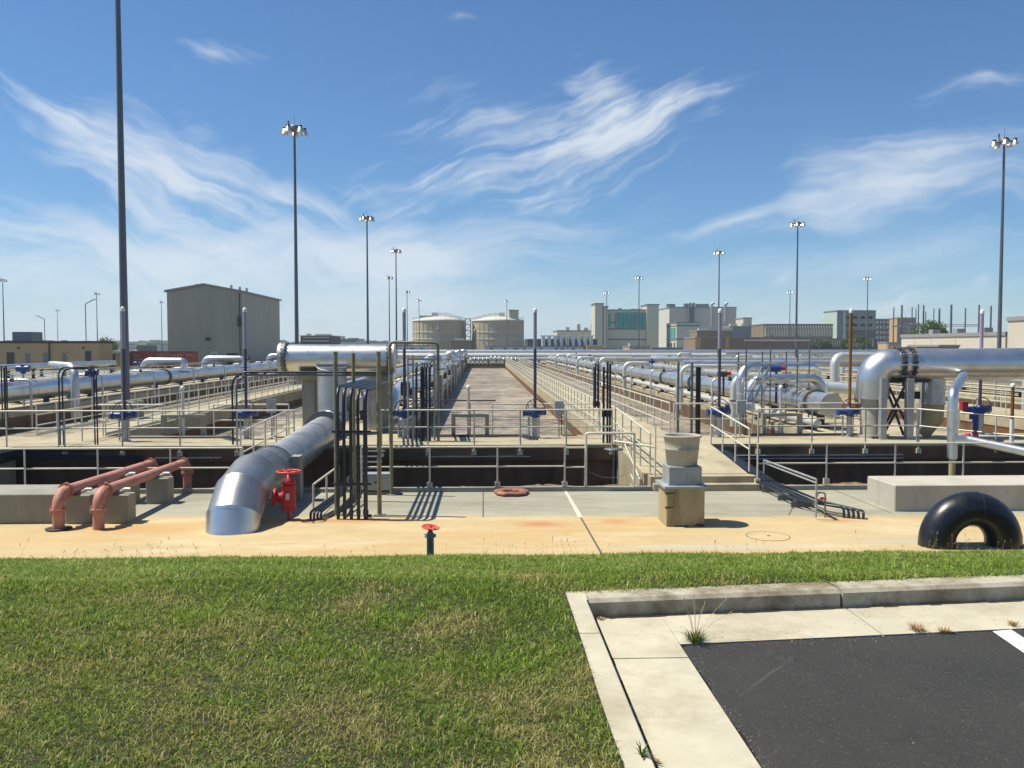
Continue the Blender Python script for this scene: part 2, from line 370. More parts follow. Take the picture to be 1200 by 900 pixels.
# ground / soil / grass
m, nt, b = mat_new('lawn_soil'); p = pos(nt)
n1 = noise(nt, p, 1.2, 6, 0.65); n2 = noise(nt, p, 20, 6, 0.8)
col = ramp(nt, n1, [(0.3, (0.018,0.030,0.005)), (0.55, (0.030,0.032,0.008)), (0.75, (0.065,0.045,0.018))])
col = mixc(nt, ramp(nt, n2, [(0.4, 0.0), (0.7, 0.7)]), col, (0.05,0.045,0.015))
nt.links.new(col, b.inputs['Base Color']); b.inputs['Roughness'].default_value = 0.95; bump(nt, b, n2, 1.0, 0.02); M['lawn_soil'] = m
M['ground'] = surf('far_ground', (0.20,0.20,0.15), 0.95, 0, 0.25, 0.05, dirt=(0.10,0.12,0.05))
def leafmat(name, stops, dry, dsc=0.8, d0=0.48, d1=0.66):
    m, nt, b = mat_new(name); p = pos(nt)
    at = N(nt, 'Attribute'); at.attribute_name = 'rnd'
    col = ramp(nt, at.outputs['Fac'], stops)
    dn = noise(nt, p, dsc, 5, 0.65)
    sep = N(nt, 'SeparateXYZ'); nt.links.new(p, sep.inputs[0])
    f = mth(nt, 'ADD', dn, mth(nt, 'MULTIPLY', mth(nt, 'SUBTRACT', at.outputs['Fac'], 0.5), 0.35))
    # grass grows thinner and drier away from the wet pad edge
    yy = N(nt, 'MapRange'); yy.inputs[1].default_value = 8.5; yy.inputs[2].default_value = 4.2; yy.inputs[3].default_value = -0.09; yy.inputs[4].default_value = 0.035
    nt.links.new(sep.outputs[1], yy.inputs[0]); f = mth(nt, 'ADD', f, yy.outputs[0])
    col = mixc(nt, ramp(nt, f, [(d0, 0.0), (d1, 0.92)]), col, dry)
    b.inputs['Roughness'].default_value = 0.5; b.inputs['Specular IOR Level'].default_value = 0.3
    nt.links.new(col, b.inputs['Base Color'])
    tr = N(nt, 'BsdfTranslucent'); nt.links.new(mixc(nt, 0.5, col, (0.35,0.42,0.06), 'MIX'), tr.inputs[0])
    mx = N(nt, 'MixShader'); mx.inputs[0].default_value = 0.38
    out = [n for n in nt.nodes if n.type == 'OUTPUT_MATERIAL'][0]
    nt.links.new(b.outputs[0], mx.inputs[1]); nt.links.new(tr.outputs[0], mx.inputs[2]); nt.links.new(mx.outputs[0], out.inputs[0])
    return m
M['grass'] = leafmat('grass_blades', [(0.0, (0.035,0.085,0.008)), (0.35, (0.125,0.225,0.020)), (0.72, (0.29,0.40,0.055)), (0.9, (0.50,0.56,0.14)), (1.0, (0.62,0.56,0.25))], (0.50,0.41,0.17), 1.2, 0.45, 0.64)
M['leaf'] = leafmat('tree_leaves', [(0.0, (0.018,0.045,0.012)), (1.0, (0.06,0.11,0.03))], (0.05,0.09,0.03))
M['bark'] = surf('tree_bark', (0.10,0.075,0.05), 0.9, 0, 0.2, 4)
M['treeline'] = surf('distant_foliage', (0.045,0.07,0.035), 0.9, 0, 0.35, 0.08)
# ------------------------------------------------------------------ world, sun
SUND = Vector((-1.0, 0.16, 1.92)).normalized()
elev = math.asin(SUND.z); az = math.atan2(SUND.x, SUND.y)
wd = bpy.data.worlds.new('World'); S.world = wd; wd.use_nodes = True; wd.cycles.sampling_method = 'MANUAL'; wd.cycles.sample_map_resolution = 256; nt = wd.node_tree
for n in list(nt.nodes): nt.nodes.remove(n)
out = N(nt, 'OutputWorld'); bg = N(nt, 'Background'); bg.inputs['Strength'].default_value = 0.087
sky = N(nt, 'TexSky'); sky.sky_type = 'NISHITA'; sky.sun_disc = False; sky.sun_elevation = elev; sky.sun_rotation = az
sky.air_density = 1.0; sky.dust_density = 0.35; sky.ozone_density = 3.0; sky.altitude = 0
tc = N(nt, 'TexCoord'); sp = N(nt, 'SeparateXYZ'); nt.links.new(tc.outputs['Generated'], sp.inputs[0])
yc = mth(nt, 'MAXIMUM', sp.outputs[1], 0.05)
u = mth(nt, 'DIVIDE', sp.outputs[0], yc); v_ = mth(nt, 'DIVIDE', sp.outputs[2], yc)
uv = N(nt, 'CombineXYZ'); nt.links.new(u, uv.inputs[0]); nt.links.new(v_, uv.inputs[1]); UV = uv.outputs[0]
def warp(src, scale, amt, det):
    a = N(nt, 'TexNoise'); a.noise_dimensions = '2D'; a.inputs['Scale'].default_value = scale; a.inputs['Detail'].default_value = det; nt.links.new(src, a.inputs['Vector'])
    b = N(nt, 'VectorMath', operation='SUBTRACT'); nt.links.new(a.outputs['Color'], b.inputs[0]); b.inputs[1].default_value = (0.5,0.5,0.5)
    c = N(nt, 'VectorMath', operation='SCALE'); nt.links.new(b.outputs[0], c.inputs[0]); c.inputs['Scale'].default_value = amt
    d = N(nt, 'VectorMath', operation='ADD'); nt.links.new(src, d.inputs[0]); nt.links.new(c.outputs[0], d.inputs[1]); return d.outputs[0]
WUV = warp(UV, 5.0, 0.085, 4)
def streak(angle, sx, sy, scale, detail=4, rough=0.66):
    mp = N(nt, 'Mapping'); mp.vector_type = 'TEXTURE'; mp.inputs['Rotation'].default_value = (0,0,R(angle)); mp.inputs['Scale'].default_value = (sx, sy, 1)
    nt.links.new(WUV, mp.inputs[0]); n = N(nt, 'TexNoise'); n.noise_dimensions = '2D'; n.inputs['Scale'].default_value = scale; n.inputs['Detail'].default_value = detail; n.inputs['Roughness'].default_value = rough
    nt.links.new(mp.outputs[0], n.inputs['Vector']); return n.outputs['Fac']
def fil(angle, scale): return streak(angle, 8, 0.9, scale, 3, 0.65)
def comb(base, f): return mth(nt, 'ADD', mth(nt, 'MULTIPLY', base, 0.45), mth(nt, 'MULTIPLY', f, 0.55))
sA = comb(streak(-20, 2.2, 1, 8), fil(-24, 24)); sB = comb(streak(28, 2.0, 0.9, 10), fil(22, 28)); sC = comb(streak(10, 2.6, 1, 6), fil(9, 20)); sP = sC
def blob(px, py, rx, ry, ang, amp, st, lo, hi):
    """cloud patch: soft ellipse in direction space times wispy noise"""
    mp = N(nt, 'Mapping'); mp.vector_type = 'TEXTURE'
    mp.inputs['Location'].default_value = ((px-566)/1000, (406-py)/1000, 0); mp.inputs['Rotation'].default_value = (0,0,R(ang)); mp.inputs['Scale'].default_value = (rx/1000, ry/1000, 1)
    nt.links.new(WUV, mp.inputs[0]); l = N(nt, 'VectorMath', operation='LENGTH'); nt.links.new(mp.outputs[0], l.inputs[0])
    fall = N(nt, 'MapRange'); fall.inputs[1].default_value = 1.0; fall.inputs[2].default_value = 0.0; fall.inputs[3].default_value = 0.0; fall.inputs[4].default_value = 1.0
    nt.links.new(l.outputs['Value'], fall.inputs[0])
    # wispy threshold: filaments reach far from the middle of the patch
    t = mth(nt, 'ADD', st, mth(nt, 'MULTIPLY', mth(nt, 'SUBTRACT', fall.outputs[0], 1.0), 0.30))
    mr = N(nt, 'MapRange', interpolation_type='SMOOTHSTEP'); mr.inputs[1].default_value = lo; mr.inputs[2].default_value = hi; mr.inputs[3].default_value = 0; mr.inputs[4].default_value = amp
    nt.links.new(t, mr.inputs[0]); return mth(nt, 'MULTIPLY', mr.outputs[0], mth(nt, 'POWER', fall.outputs[0], 0.35))
# px, py, rx, ry, angle, amount, noise, low, high
BL = [ (190,205,350,70,-23,0.85,sA,0.25,0.56), (50,140,190,50,-32,0.6,sA,0.30,0.60), (330,238,150,45,-8,0.8,sA,0.27,0.56), (250,170,50,110,50,0.3,sB,0.36,0.64), (110,290,440,70,-8,0.75,sA,0.21,0.56), (440,300,330,60,-2,0.6,sC,0.19,0.58),
       (150,350,660,85,0,0.5,sC,0.06,0.60), (655,200,270,95,24,0.85,sB,0.26,0.58), (690,105,75,85,70,0.7,sB,0.30,0.58), (755,158,120,60,28,0.75,sB,0.28,0.57), (580,160,200,80,8,0.55,sB,0.29,0.60), (570,225,200,60,10,0.8,sB,0.27,0.57), (630,275,260,60,4,0.6,sC,0.20,0.60),
       (540,120,180,80,-20,0.45,sB,0.32,0.64), (850,266,250,36,10,0.8,sC,0.23,0.55), (1020,228,320,65,16,0.65,sC,0.23,0.60), (1130,190,260,75,8,0.6,sC,0.23,0.60), (1080,290,320,50,4,0.35,sC,0.16,0.62),
       (1170,98,130,24,14,0.9,sC,0.24,0.52), (255,72,90,34,-5,0.5,sA,0.29,0.60), (540,24,26,12,0,0.4,sP,0.30,0.58), (700,275,44,18,0,0.5,sP,0.26,0.58), (1065,338,80,28,10,0.5,sP,0.26,0.56),
       (1155,330,28,20,0,0.4,sP,0.26,0.56), (912,326,34,14,28,0.5,sP,0.26,0.56), (-280,200,330,120,-10,0.6,sA,0.28,0.6), (600,385,1100,95,0,0.42,sC,-0.05,0.5) ]
tot = None
BL = [(a_,b_,c_*1.03,d_*1.0,e_,min(0.85,f_*0.95),g_,h_+0.01,i_+0.025) for a_,b_,c_,d_,e_,f_,g_,h_,i_ in BL]
for q in BL:
    o_ = blob(*q); tot = o_ if tot is None else mth(nt, 'SUBTRACT', 1.0, mth(nt, 'MULTIPLY', mth(nt, 'SUBTRACT', 1.0, tot), mth(nt, 'SUBTRACT', 1.0, o_)))
front = mth(nt, 'MULTIPLY', tot, ramp(nt, sp.outputs[1], [(0.1, 0.0), (0.3, 1.0)]))
SKYC = mixc(nt, 1.0, sky.outputs[0], (0.56,0.80,1.0), 'MULTIPLY')
CL = mixc(nt, front, SKYC, (6.6,7.2,7.8))
nt.links.new(CL, bg.inputs[0]); nt.links.new(bg.outputs[0], out.inputs[0])
sun_d = bpy.data.lights.new('sun', 'SUN'); sun_d.energy = 5.0; sun_d.angle = R(0.53); sun_d.color = (1.0,0.94,0.80)
sun = bpy.data.objects.new('sun', sun_d); COL.objects.link(sun); sun.rotation_euler = SUND.to_track_quat('Z', 'Y').to_euler(); sun.location = (0,0,60)
S.view_settings.view_transform = 'Standard'; S.view_settings.look = 'None'; S.view_settings.gamma = 1; S.view_settings.exposure = 0.40
S.render.engine = 'CYCLES'; S.cycles.max_bounces = 5; S.cycles.volume_bounces = 1
# ------------------------------------------------------------------ THE SETTING
def rect(mb, x0, y0, x1, y1, z): mb.add([(x0,y0,z),(x1,y0,z),(x1,y1,z),(x0,y1,z)], [(0,1,2,3)])
SL = 0.8        # walkway slab level
WL = -0.2       # basin liquor level
Y0B, Y1B = 28.8, 158.0
g = MB(); rect(g, -6000,Y1B+8,6000,7000,0.75); rect(g,-6000,-3000,-56,Y1B+8,0.75); rect(g,112,-3000,6000,Y1B+8,0.75); rect(g,73.0,28.8,112,Y1B+8,0.76); rect(g,-56,-3000,112,-40,1.5); rect(g,-56,108,-29.5,Y1B+8,0.75)
obj('ground', g, M['ground'], kind='structure')
# pad
p_ = MB(); p_.poly_z([(-56,19.45),(-18,19.45),(14,18.36),(112,18.36),(112,22.2),(-56,22.2)],-0.4,0.0); obj('grey_pad', p_, M['pad_grey'], kind='structure')
p_ = MB(); p_.poly_z([(-56,13.0),(112,13.0),(112,18.36),(14,18.36),(-18,19.45),(-56,19.45)],-0.4,0.0); obj('ochre_pad', p_, M['pad_ochre'], kind='structure')
j = MB()
for x0,y0,x1,y1,w in ((2.17,15.1,2.17,18.76,0.02),(0.0,18.9,0.0,22.2,0.014),(6.9,18.9,7.7,20.6,0.014),(9.3,19.0,9.3,22.2,0.012),(-3.6,18.9,-3.6,22.2,0.012),(-10.6,15.1,-10.6,18.9,0.012)):
    j.add([(x0-w,y0,0.004),(x0+w,y0,0.004),(x1+w,y1,0.004),(x1-w,y1,0.004)], [(0,1,2,3)])
obj('pad_joints', j, M['darkb'], kind='structure')
j = MB(); j.add([(2.11,18.76,0.004),(2.22,18.76,0.004),(2.2,22.2,0.004),(2.13,22.2,0.004)], [(0,1,2,3)]); obj('pale_pad_joint', j, M['cream'], kind='structure')
# channel kerb, soil ledge, channel
k = MB(); k.box((-56,22.2,-0.5),(4.45,22.42,0.1)); k.box((7.3,22.2,-0.5),(112,22.42,0.1)); obj('channel_kerb', k, M['conc_grey'], kind='structure')
k = MB(); nx = 400
vs = []; fs = []
for i in range(nx+1):
    x = -20+45*i/nx
    for jj in range(5):
        y = 22.42+0.55*jj/4; vs.append((x, y, 0.02+0.06*math.sin(x*3+jj)*random.random()-(0.12 if jj == 4 else 0)+0.04*math.sin(x*0.8)))
for i in range(nx):
    for jj in range(4): a = i*5+jj; fs.append((a,a+5,a+6,a+1))
k.add(vs, fs, True); obj('soil_ledge', k, M['soil'], kind='structure')
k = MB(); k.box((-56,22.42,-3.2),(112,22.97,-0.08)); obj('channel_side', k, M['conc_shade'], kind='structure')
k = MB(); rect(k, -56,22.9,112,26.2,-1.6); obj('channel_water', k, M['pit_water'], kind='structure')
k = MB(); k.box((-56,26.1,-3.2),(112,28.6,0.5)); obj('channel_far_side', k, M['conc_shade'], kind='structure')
# cross walkway slab
k = MB(); k.box((-56,25.95,0.5),(112,28.8,SL)); obj('cross_walkway', k, M['conc'], kind='structure')
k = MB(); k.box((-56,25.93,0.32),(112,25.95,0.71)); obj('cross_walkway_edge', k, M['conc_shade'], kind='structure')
# basins
k = MB(); rect(k, -56,28.6,112,Y1B,WL); obj('basin_liquor', k, M['liquor'], kind='structure')
k = MB(); rect(k, -56,28.6,112,Y1B+8,-3.3); k.box((-56,Y1B,-3),(112,Y1B+8,0.75)); obj('basin_end_wall', k, M['conc_grey'], kind='structure')
WALKS = [-32.75,-13.75,5.25,24.25,43.25,62.25]; RACKS = [-43.2,-24.2,-5.2,13.8,32.8,51.8,70.8]
rustm = surf('rust_stained_waterline', (0.16,0.075,0.025), 0.85, 0, 0.35, 1.2, dirt=(0.05,0.03,0.015))
for i, x in enumerate(WALKS):
    y1 = 105 if x < -30 else Y1B
    k = MB(); k.box((x-1.15,Y0B,-3),(x+1.15,y1,0.02)); k.box((x-1.2,Y0B,0.24),(x+1.2,y1,SL)); obj('walkway', k, M['conc'], kind='structure')
    k = MB(); k.box((x-1.17,Y0B,-0.6),(x-1.15,y1,0.23)); k.box((x+1.15,Y0B,-0.6),(x+1.17,y1,0.23)); k.box((x-1.15,Y0B,0.02),(x+1.15,y1,0.235)); obj('walkway_waterline', k, rustm, kind='structure')
for i, x in enumerate(RACKS):
    y1 = 105 if x < -30 else Y1B
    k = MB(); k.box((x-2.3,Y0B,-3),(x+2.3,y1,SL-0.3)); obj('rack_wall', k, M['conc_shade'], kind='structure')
    k = MB(); k.box((x-2.3,Y0B,SL-0.3),(x+2.3,y1,SL)); obj('rack_deck', k, M['conc'], kind='structure')
# ramp and steps on the right, flat extension on the left
k = MB()
k.add([(4.35,22.85,-0.5),(7.2,22.85,-0.5),(7.2,26.0,-0.5),(4.1,26.0,-0.5),(4.35,22.85,0.35),(7.2,22.85,0.35),(7.0,25.95,SL),(4.1,25.95,SL)], [(0,3,2,1),(4,5,6,7),(0,1,5,4),(1,2,6,5),(2,3,7,6),(3,0,4,7)])
obj('ramp', k, M['conc'], kind='structure')
k = MB(); k.box((4.45,22.42,-0.3),(7.3,22.84,0.34)); k.box((4.5,22.1,0.0),(7.28,22.42,0.17)); obj('steps', k, M['conc'], kind='structure')
k = MB(); k.box((-18.5,22.43,-1.0),(-14.0,25.94,SL)); obj('walkway_landing', k, M['conc'], kind='structure')
# ------------------------------------------------------------------ lawn, kerb, asphalt
KD = 0.095
def kline(x, off=0.0): return 6.81+KD*(x-0.86)+off
EDGE = lambda x: 15.27-0.003*x+0.05*math.sin(x*2.3)+0.04*math.sin(x*5.1+1)
def lawn_z(x, y):
    f = y-7.45
    base = 1.75 if f < 0 else 1.75*(1-f/7.75) if f < 7.75 else -0.06*(f-7.75)-0.0
    if f < 0: pass
    return base+0.018*math.sin(x*1.7+y)*math.sin(y*1.3)+0.01*math.sin(x*4.1)*math.sin(y*3.7)
k = MB()
def lawn_grid(mb, x0, x1, nx, ny, yfun0, yfun1, dz=0.0):
    vs = []; fs = []
    for i in range(nx+1):
        x = x0+(x1-x0)*i/nx; ya = yfun0(x); yb = yfun1(x)
        for jj in range(ny+1):
            y = ya+(yb-ya)*jj/ny; vs.append((x, y, lawn_z(x, y)+dz))
    for i in range(nx):
        for jj in range(ny): a = i*(ny+1)+jj; fs.append((a,a+ny+1,a+ny+2,a+1))
    mb.add(vs, fs, True)
kb = lambda x: kline(x, 0.25) if x > 0.68 else 0
lawn_grid(k, -56, 0.68, 220, 110, lambda x: -8, lambda x: EDGE(x)+0.02)
lawn_grid(k, 0.68, 60, 220, 50, lambda x: kline(x, 0.25) if x < 8 else kline(8, .25), lambda x: EDGE(x)+0.02)
obj('lawn', k, M['lawn_soil'], kind='structure')
# kerb (rounded profile swept) : side run then far run
def prof_run(mb, A, B, prof):
    """prof: list of (offset to the right of direction, z)"""
    A = Vector(A); B = Vector(B); d = (B-A).normalized(); r = Vector((d.y,-d.x,0)); n = len(prof)
    vs = [A+r*o+Vector((0,0,z)) for o, z in prof]+[B+r*o+Vector((0,0,z)) for o, z in prof]
    mb.add(vs, [(i,i+1,n+i+1,n+i) for i in range(n-1)]+[tuple(range(n-1,-1,-1)), tuple(range(n,2*n))])
kt = 1.75; gz = 1.6
sidep = [(-0.17,1.3),(-0.17,kt-0.015),(-0.155,kt),(-0.008,kt),(0.0,kt-0.008),(0.004,1.3)]
farp = [(-0.26,1.3),(-0.26,kt-0.01),(-0.25,kt),(-0.03,kt),(0.0,kt-0.03),(0.02,1.3)]
k = MB()
ys = [-8,-5,-2,0.9,3.9,6.0,6.81]
for a, b_ in zip(ys[:-1], ys[1:]): prof_run(k, (0.84,a+0.006,0), (0.84,b_-0.006,0), sidep)
k.poly_z([(0.67,6.78),(0.846,6.81),(0.846,kline(0.846,0.255)),(0.67,kline(0.67,0.26))], 1.3, kt-0.002)
obj('side_kerb', k, M['conc_kerb'], kind='structure')
k = MB()
xs = [0.85,3.02,6.0,9.0,14,20,30]
for a, b_ in zip(xs[:-1], xs[1:]): prof_run(k, (a+0.012,kline(a+0.012),0), (b_-0.012,kline(b_-0.012),0), farp)
obj('far_kerb', k, surf('far_kerb_concrete', (0.42,0.385,0.295), 0.88, 0, 0.16, 4, 0.35, 0.006, dirt=(0.15,0.115,0.065), dmin=0.41, dmax=0.62), kind='structure')
# gutter pans
k = MB()
gy = [-8,-5,-2.1,0.8,3.0,5.9]
for a, b_ in zip(gy[:-1], gy[1:]): k.poly_z([(0.853,a+0.005),(1.45,a+0.005),(1.45,b_-0.005),(0.853,b_-0.005)], 1.3, gz)
k.poly_z([(0.853,5.91),(1.45,5.91),(1.45,kline(1.45,-0.69)),(0.853,kline(0.853,-0.02))], 1.3, gz)
gx = [1.455,3.05,6.0,9.1,14,20,30]
first = True
for a, b_ in zip(gx[:-1], gx[1:]):
    k.poly_z([(a+(0 if first else .006),kline(a,-0.69)),(b_-0.006,kline(b_,-0.69)),(b_-0.006,kline(b_,-0.02)),(a+(0 if first else .006),kline(a,-0.02))], 1.3, gz); first = False
k.add([(0.853,5.91,gz-0.001),(1.45,kline(1.45,-0.69),gz-0.001),(1.455,kline(1.455,-0.02),gz-0.001),(0.853,kline(0.853,-0.02),gz-0.001)], [(0,1,2,3)])
obj('gutter', k, M['conc_kerb'], kind='structure')
k = MB()
# asphalt edge slightly ragged
L = [(1.46+0.012*math.sin(i*1.7)+0.008*random.random(), -8+(13.85+8-7.5)*i/60) for i in range(61)]
L = [(x, y) for x, y in L if y < kline(1.46,-0.71)]
far = [(1.5+i*0.25, kline(1.5+i*0.25,-0.705)-0.015*random.random()) for i in range(0,110)]
pts = [(x, y) for x, y in L]+far+[(far[-1][0],-8)]
k.poly_z(pts, 1.3, gz-0.004); obj('asphalt', k, M['asphalt'], kind='structure')
k = MB(); rect(k, 0.6,-40,112,-8,1.59); rect(k,-56,-40,0.6,-8,1.7); obj('parking_ground', k, M['asphalt'], kind='structure')
k = MB()
a = G(1163,740,gz); b1 = G(1185,738,gz); dr = (G(1250,800,gz)-a).normalized()
k.add([(a.x,a.y,gz+0.002),(b1.x,b1.y,gz+0.002),(b1.x+dr.x*5,b1.y+dr.y*5,gz+0.002),(a.x+dr.x*5,a.y+dr.y*5,gz+0.002)], [(0,3,2,1)])
obj('parking_line', k, M['paint_white'], kind='structure')
k = MB(); gi = random.Random(31)  # joint dirt strips; the side one also paints the kerb's shadow darker
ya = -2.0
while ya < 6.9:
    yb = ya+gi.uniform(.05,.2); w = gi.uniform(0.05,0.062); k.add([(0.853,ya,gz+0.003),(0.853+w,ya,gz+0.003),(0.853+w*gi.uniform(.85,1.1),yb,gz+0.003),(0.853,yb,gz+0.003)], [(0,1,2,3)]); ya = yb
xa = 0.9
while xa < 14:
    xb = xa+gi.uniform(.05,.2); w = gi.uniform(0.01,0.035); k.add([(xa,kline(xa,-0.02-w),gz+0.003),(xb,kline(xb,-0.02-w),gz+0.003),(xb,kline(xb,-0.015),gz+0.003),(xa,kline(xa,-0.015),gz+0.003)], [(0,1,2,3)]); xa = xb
obj('gutter_dirt_shade', k, surf('joint_dirt_shade', (0.025,0.02,0.013), 0.95, 0, 0.4, 30, dirt=(0.06,0.045,0.025)), kind='structure')
k = MB()
for i in range(900):
    if gi.random() < 0.6: x = gi.uniform(1.46,8); y = kline(x,-0.71)-abs(gi.gauss(0,0.05)) if gi.random() < .6 else kline(x,-0.71)+gi.uniform(0,.6)
    elif gi.random() < 0.6: x = 1.46+abs(gi.gauss(0,0.04)); y = gi.uniform(2.5,5.9)
    else: x = gi.uniform(0.9,7); y = gi.uniform(2.8,6.6)
    if x < 0.9: continue
    q = gi.uniform(0.002,0.006)*(1.8 if gi.random() < .06 else 1); zz = gz+(0.0 if (x > 1.46 and y < kline(x,-0.71)) else 0.002)
    a_ = gi.random()*6.28; k.add([(x+q*math.cos(a_+t_),y+q*math.sin(a_+t_),zz-0.003) for t_ in (0,2.1,4.2)]+[(x,y,zz+q*0.9)], [(0,1,3),(1,2,3),(2,0,3)])
obj('grit', k, surf('mixed_grit', (0.30,0.26,0.20), 0.9, 0, 0.5, 40), kind='stuff')
# ---------------- grass blades (one stuff object, numpy)
def blades(name, P, H, Wd, lean, mat, kind, label, rnd, nseg=2):
    n = len(P); ang = np.random.rand(n)*2*np.pi; la = np.random.rand(n)*2*np.pi
    side = np.stack([np.cos(ang), np.sin(ang), np.zeros(n)], 1)*Wd[:,None]*0.5
    ld = np.stack([np.cos(la), np.sin(la), np.zeros(n)], 1)*(lean*H)[:,None]
    up = np.zeros((n,3)); up[:,2] = H
    b0 = P-side; b1 = P+side; mid = P+up*0.55+ld*0.35; m0 = mid-side*0.75; m1 = mid+side*0.75; tip = P+up*(1-0.35*lean)[:,None]+ld
    V = np.stack([b0,b1,m1,m0,tip], 1).reshape(-1,3)
    base = (np.arange(n)*5)[:,None]
    loops = np.concatenate([base+np.array([0,1,2,3]), base+np.array([3,2,4])], 1).reshape(-1)
    starts = np.stack([np.arange(n)*7, np.arange(n)*7+4], 1).reshape(-1); tot_ = np.tile([4,3], n)
    me = bpy.data.meshes.new(name); me.vertices.add(n*5); me.vertices.foreach_set('co', V.reshape(-1).astype(np.float32))
    me.loops.add(n*7); me.loops.foreach_set('vertex_index', loops.astype(np.int32))
    me.polygons.add(n*2); me.polygons.foreach_set('loop_start', starts.astype(np.int32)); 
    try: me.polygons.foreach_set('loop_total', tot_.astype(np.int32))
    except Exception: pass
    me.update(calc_edges=True); me.validate()
    at = me.attributes.new('rnd', 'FLOAT', 'POINT'); at.data.foreach_set('value', np.repeat(rnd, 5).astype(np.float32))
    me.materials.append(mat); o = bpy.data.objects.new(name, me); COL.objects.link(o); return tagp(o, label=label, kind=kind)
def smooth_noise(x, y, s, seed):
    r = np.random.RandomState(seed); out_ = np.zeros_like(x)
    for o in range(5):
        ph = r.rand(4)*6.28; k1 = s*(1.7**o); d = r.rand()*3.14
        out_ += np.sin(k1*(x*np.cos(d)+y*np.sin(d))+ph[0]+1.3*np.sin(k1*0.6*(y*np.cos(d)-x*np.sin(d))+ph[1]))/(1.35**o)
    return out_/3
def lawn_z_np(x, y):
    f = y-7.45
    base = np.where(f < 0, 1.75, 1.75*(1-f/7.75))
    return base+0.018*np.sin(x*1.7+y)*np.sin(y*1.3)+0.01*np.sin(x*4.1)*np.sin(y*3.7)
PP = []; HH = []; WW = []
for (ya, yb, dens, h, w) in ((2.8,5.5,9000,0.036,0.0062),(5.5,8.0,5400,0.041,0.008),(8.0,11.0,2700,0.06,0.010),(11.0,15.6,1700,0.07,0.014)):
    xa, xb = -0.66*yb-1.2, 0.66*yb+2.0
    n = int((xb-xa)*(yb-ya)*dens)
    x = np.random.rand(n)*(xb-xa)+xa; y = np.random.rand(n)*(yb-ya)+ya
    lim = 15.27-0.003*x+0.05*np.sin(x*2.3)+0.04*np.sin(x*5.1+1)
    ok = (y < lim+0.02+0.1*np.random.rand(n)**3)
    ok &= (np.abs(x) < 0.64*y+1.3)
    kl = 6.81+KD*(x-0.86)+0.24
    ok &= np.where(x > 0.665+0.0*x, y > kl-0.015-0.06*np.random.rand(n)**4, x < 0.66+0.06*np.random.rand(n)**3)
    pat = smooth_noise(x, y, 1.3, 3); fine = smooth_noise(x, y, 7, 5)
    near = np.clip((11-y)/6, 0.1, 1)
    keep = 1.0-near*np.clip(0.0+pat*0.45+fine*0.6+0.5*smooth_noise(x, y, 23, 15), 0, 0.9)
    ok &= (np.random.rand(n) < keep)
    x = x[ok]; y = y[ok]; fine = fine[ok]; pat = pat[ok]
    PP.append(np.stack([x, y, lawn_z_np(x, y)-0.004], 1)); 
    tuft = (smooth_noise(x, y, 16, 8) > 0.62)
    HH.append(h*(0.5+0.9*np.random.rand(len(x)))*(1+0.6*fine-0.2*pat+0.6*tuft).clip(0.4,2.1)); WW.append(w*(0.6+0.8*np.random.rand(len(x))))
P_ = np.concatenate(PP); H_ = np.concatenate(HH); W_ = np.concatenate(WW)
rn = np.random.rand(len(P_))*0.75+0.25*np.clip(0.5+0.5*smooth_noise(P_[:,0], P_[:,1], 2.2, 9), 0, 1)
blades('grass', P_, H_, W_, 0.35+0.9*np.random.rand(len(P_)), M['grass'], 'stuff', None, rn)
print('blades', len(P_))
# seeded stalks along the pad edge
n = 620; x = np.random.rand(n)*20-9.5; y = EDGE(0)-0.003*x-0.05-0.25*np.random.rand(n)**2
st_ = MB()
for a, b_ in zip(x, y):
    if random.random() < 0.75-0.5*math.sin(a*1.3)*math.sin(a*0.47+1): continue
    z0 = lawn_z(a, b_); h = random.uniform(0.10, 0.40)*random.uniform(.5,1.1)*(1.25 if a > 2 else 1); l = Vector((random.uniform(-.45,.45)*h, random.uniform(-.2,.2)*h, h)); q = Vector((a, b_, z0))
    st_.cyl(q, q+l, 0.0015, 0.001, 3, False)
    st_.cyl(q+l*0.9, q+l*1.04, 0.006, 0.003, 4, False)
obj('seed_stalks', st_, M['dry'], kind='stuff')
def weed(px, py, z, name, label, n, h, greens=True, spread=0.1, stalks=0):
    c = G(px, py, z); t = thing(name, label, 'weed', c)
    m1 = MB()
    for i in range(n):
        a = random.random()*6.28; r0 = random.random()*spread*0.35; q = c+Vector((math.cos(a)*r0, math.sin(a)*r0, 0)); ln = h*random.uniform(.5,1.2)
        out_ = Vector((math.cos(a), math.sin(a), 0)); s_ = Vector((-math.sin(a), math.cos(a), 0))*0.0028
        tip = q+out_*ln*random.uniform(.4,1.1)+Vector((0,0,ln*random.uniform(.25,.9))); mid = q+out_*ln*0.3+Vector((0,0,ln*.5))
        m1.add([q-s_,q+s_,mid+s_,mid-s_,tip], [(0,1,2,3),(3,2,4)])
    obj('leaves', m1, M['grass'] if greens else M['dry'], t)
    if stalks:
        m2 = MB()
        for i in range(stalks):
            a = random.random()*6.28; e = c+Vector((math.cos(a)*random.uniform(.05,.3), math.sin(a)*0.12, random.uniform(.2,.38)))
            m2.tube([c, (c+e)/2+Vector((0,0,.04)), e], 0.0018, 3); m2.cyl(e, e+(e-c).normalized()*0.03, 0.004, 0.002, 4)
        obj('stalks', m2, M['dry'], t)
    return t
def fixrnd(t):
    pass
weed(815,752,gz,'weed','green weed tuft with long seed stalks at the asphalt corner',160,0.10,True,0.16,9)
weed(1075,739,gz,'weed','dry brown weed clump at the far asphalt edge, left one of the pair',110,0.07,False,0.14)
weed(1107,741,gz,'weed','dry brown weed clump just right of its twin at the asphalt edge',70,0.06,False,0.12)
weed(1187,733,gz,'weed','dry brown tuft in the gutter above the white parking line',70,0.05,False,0.1)
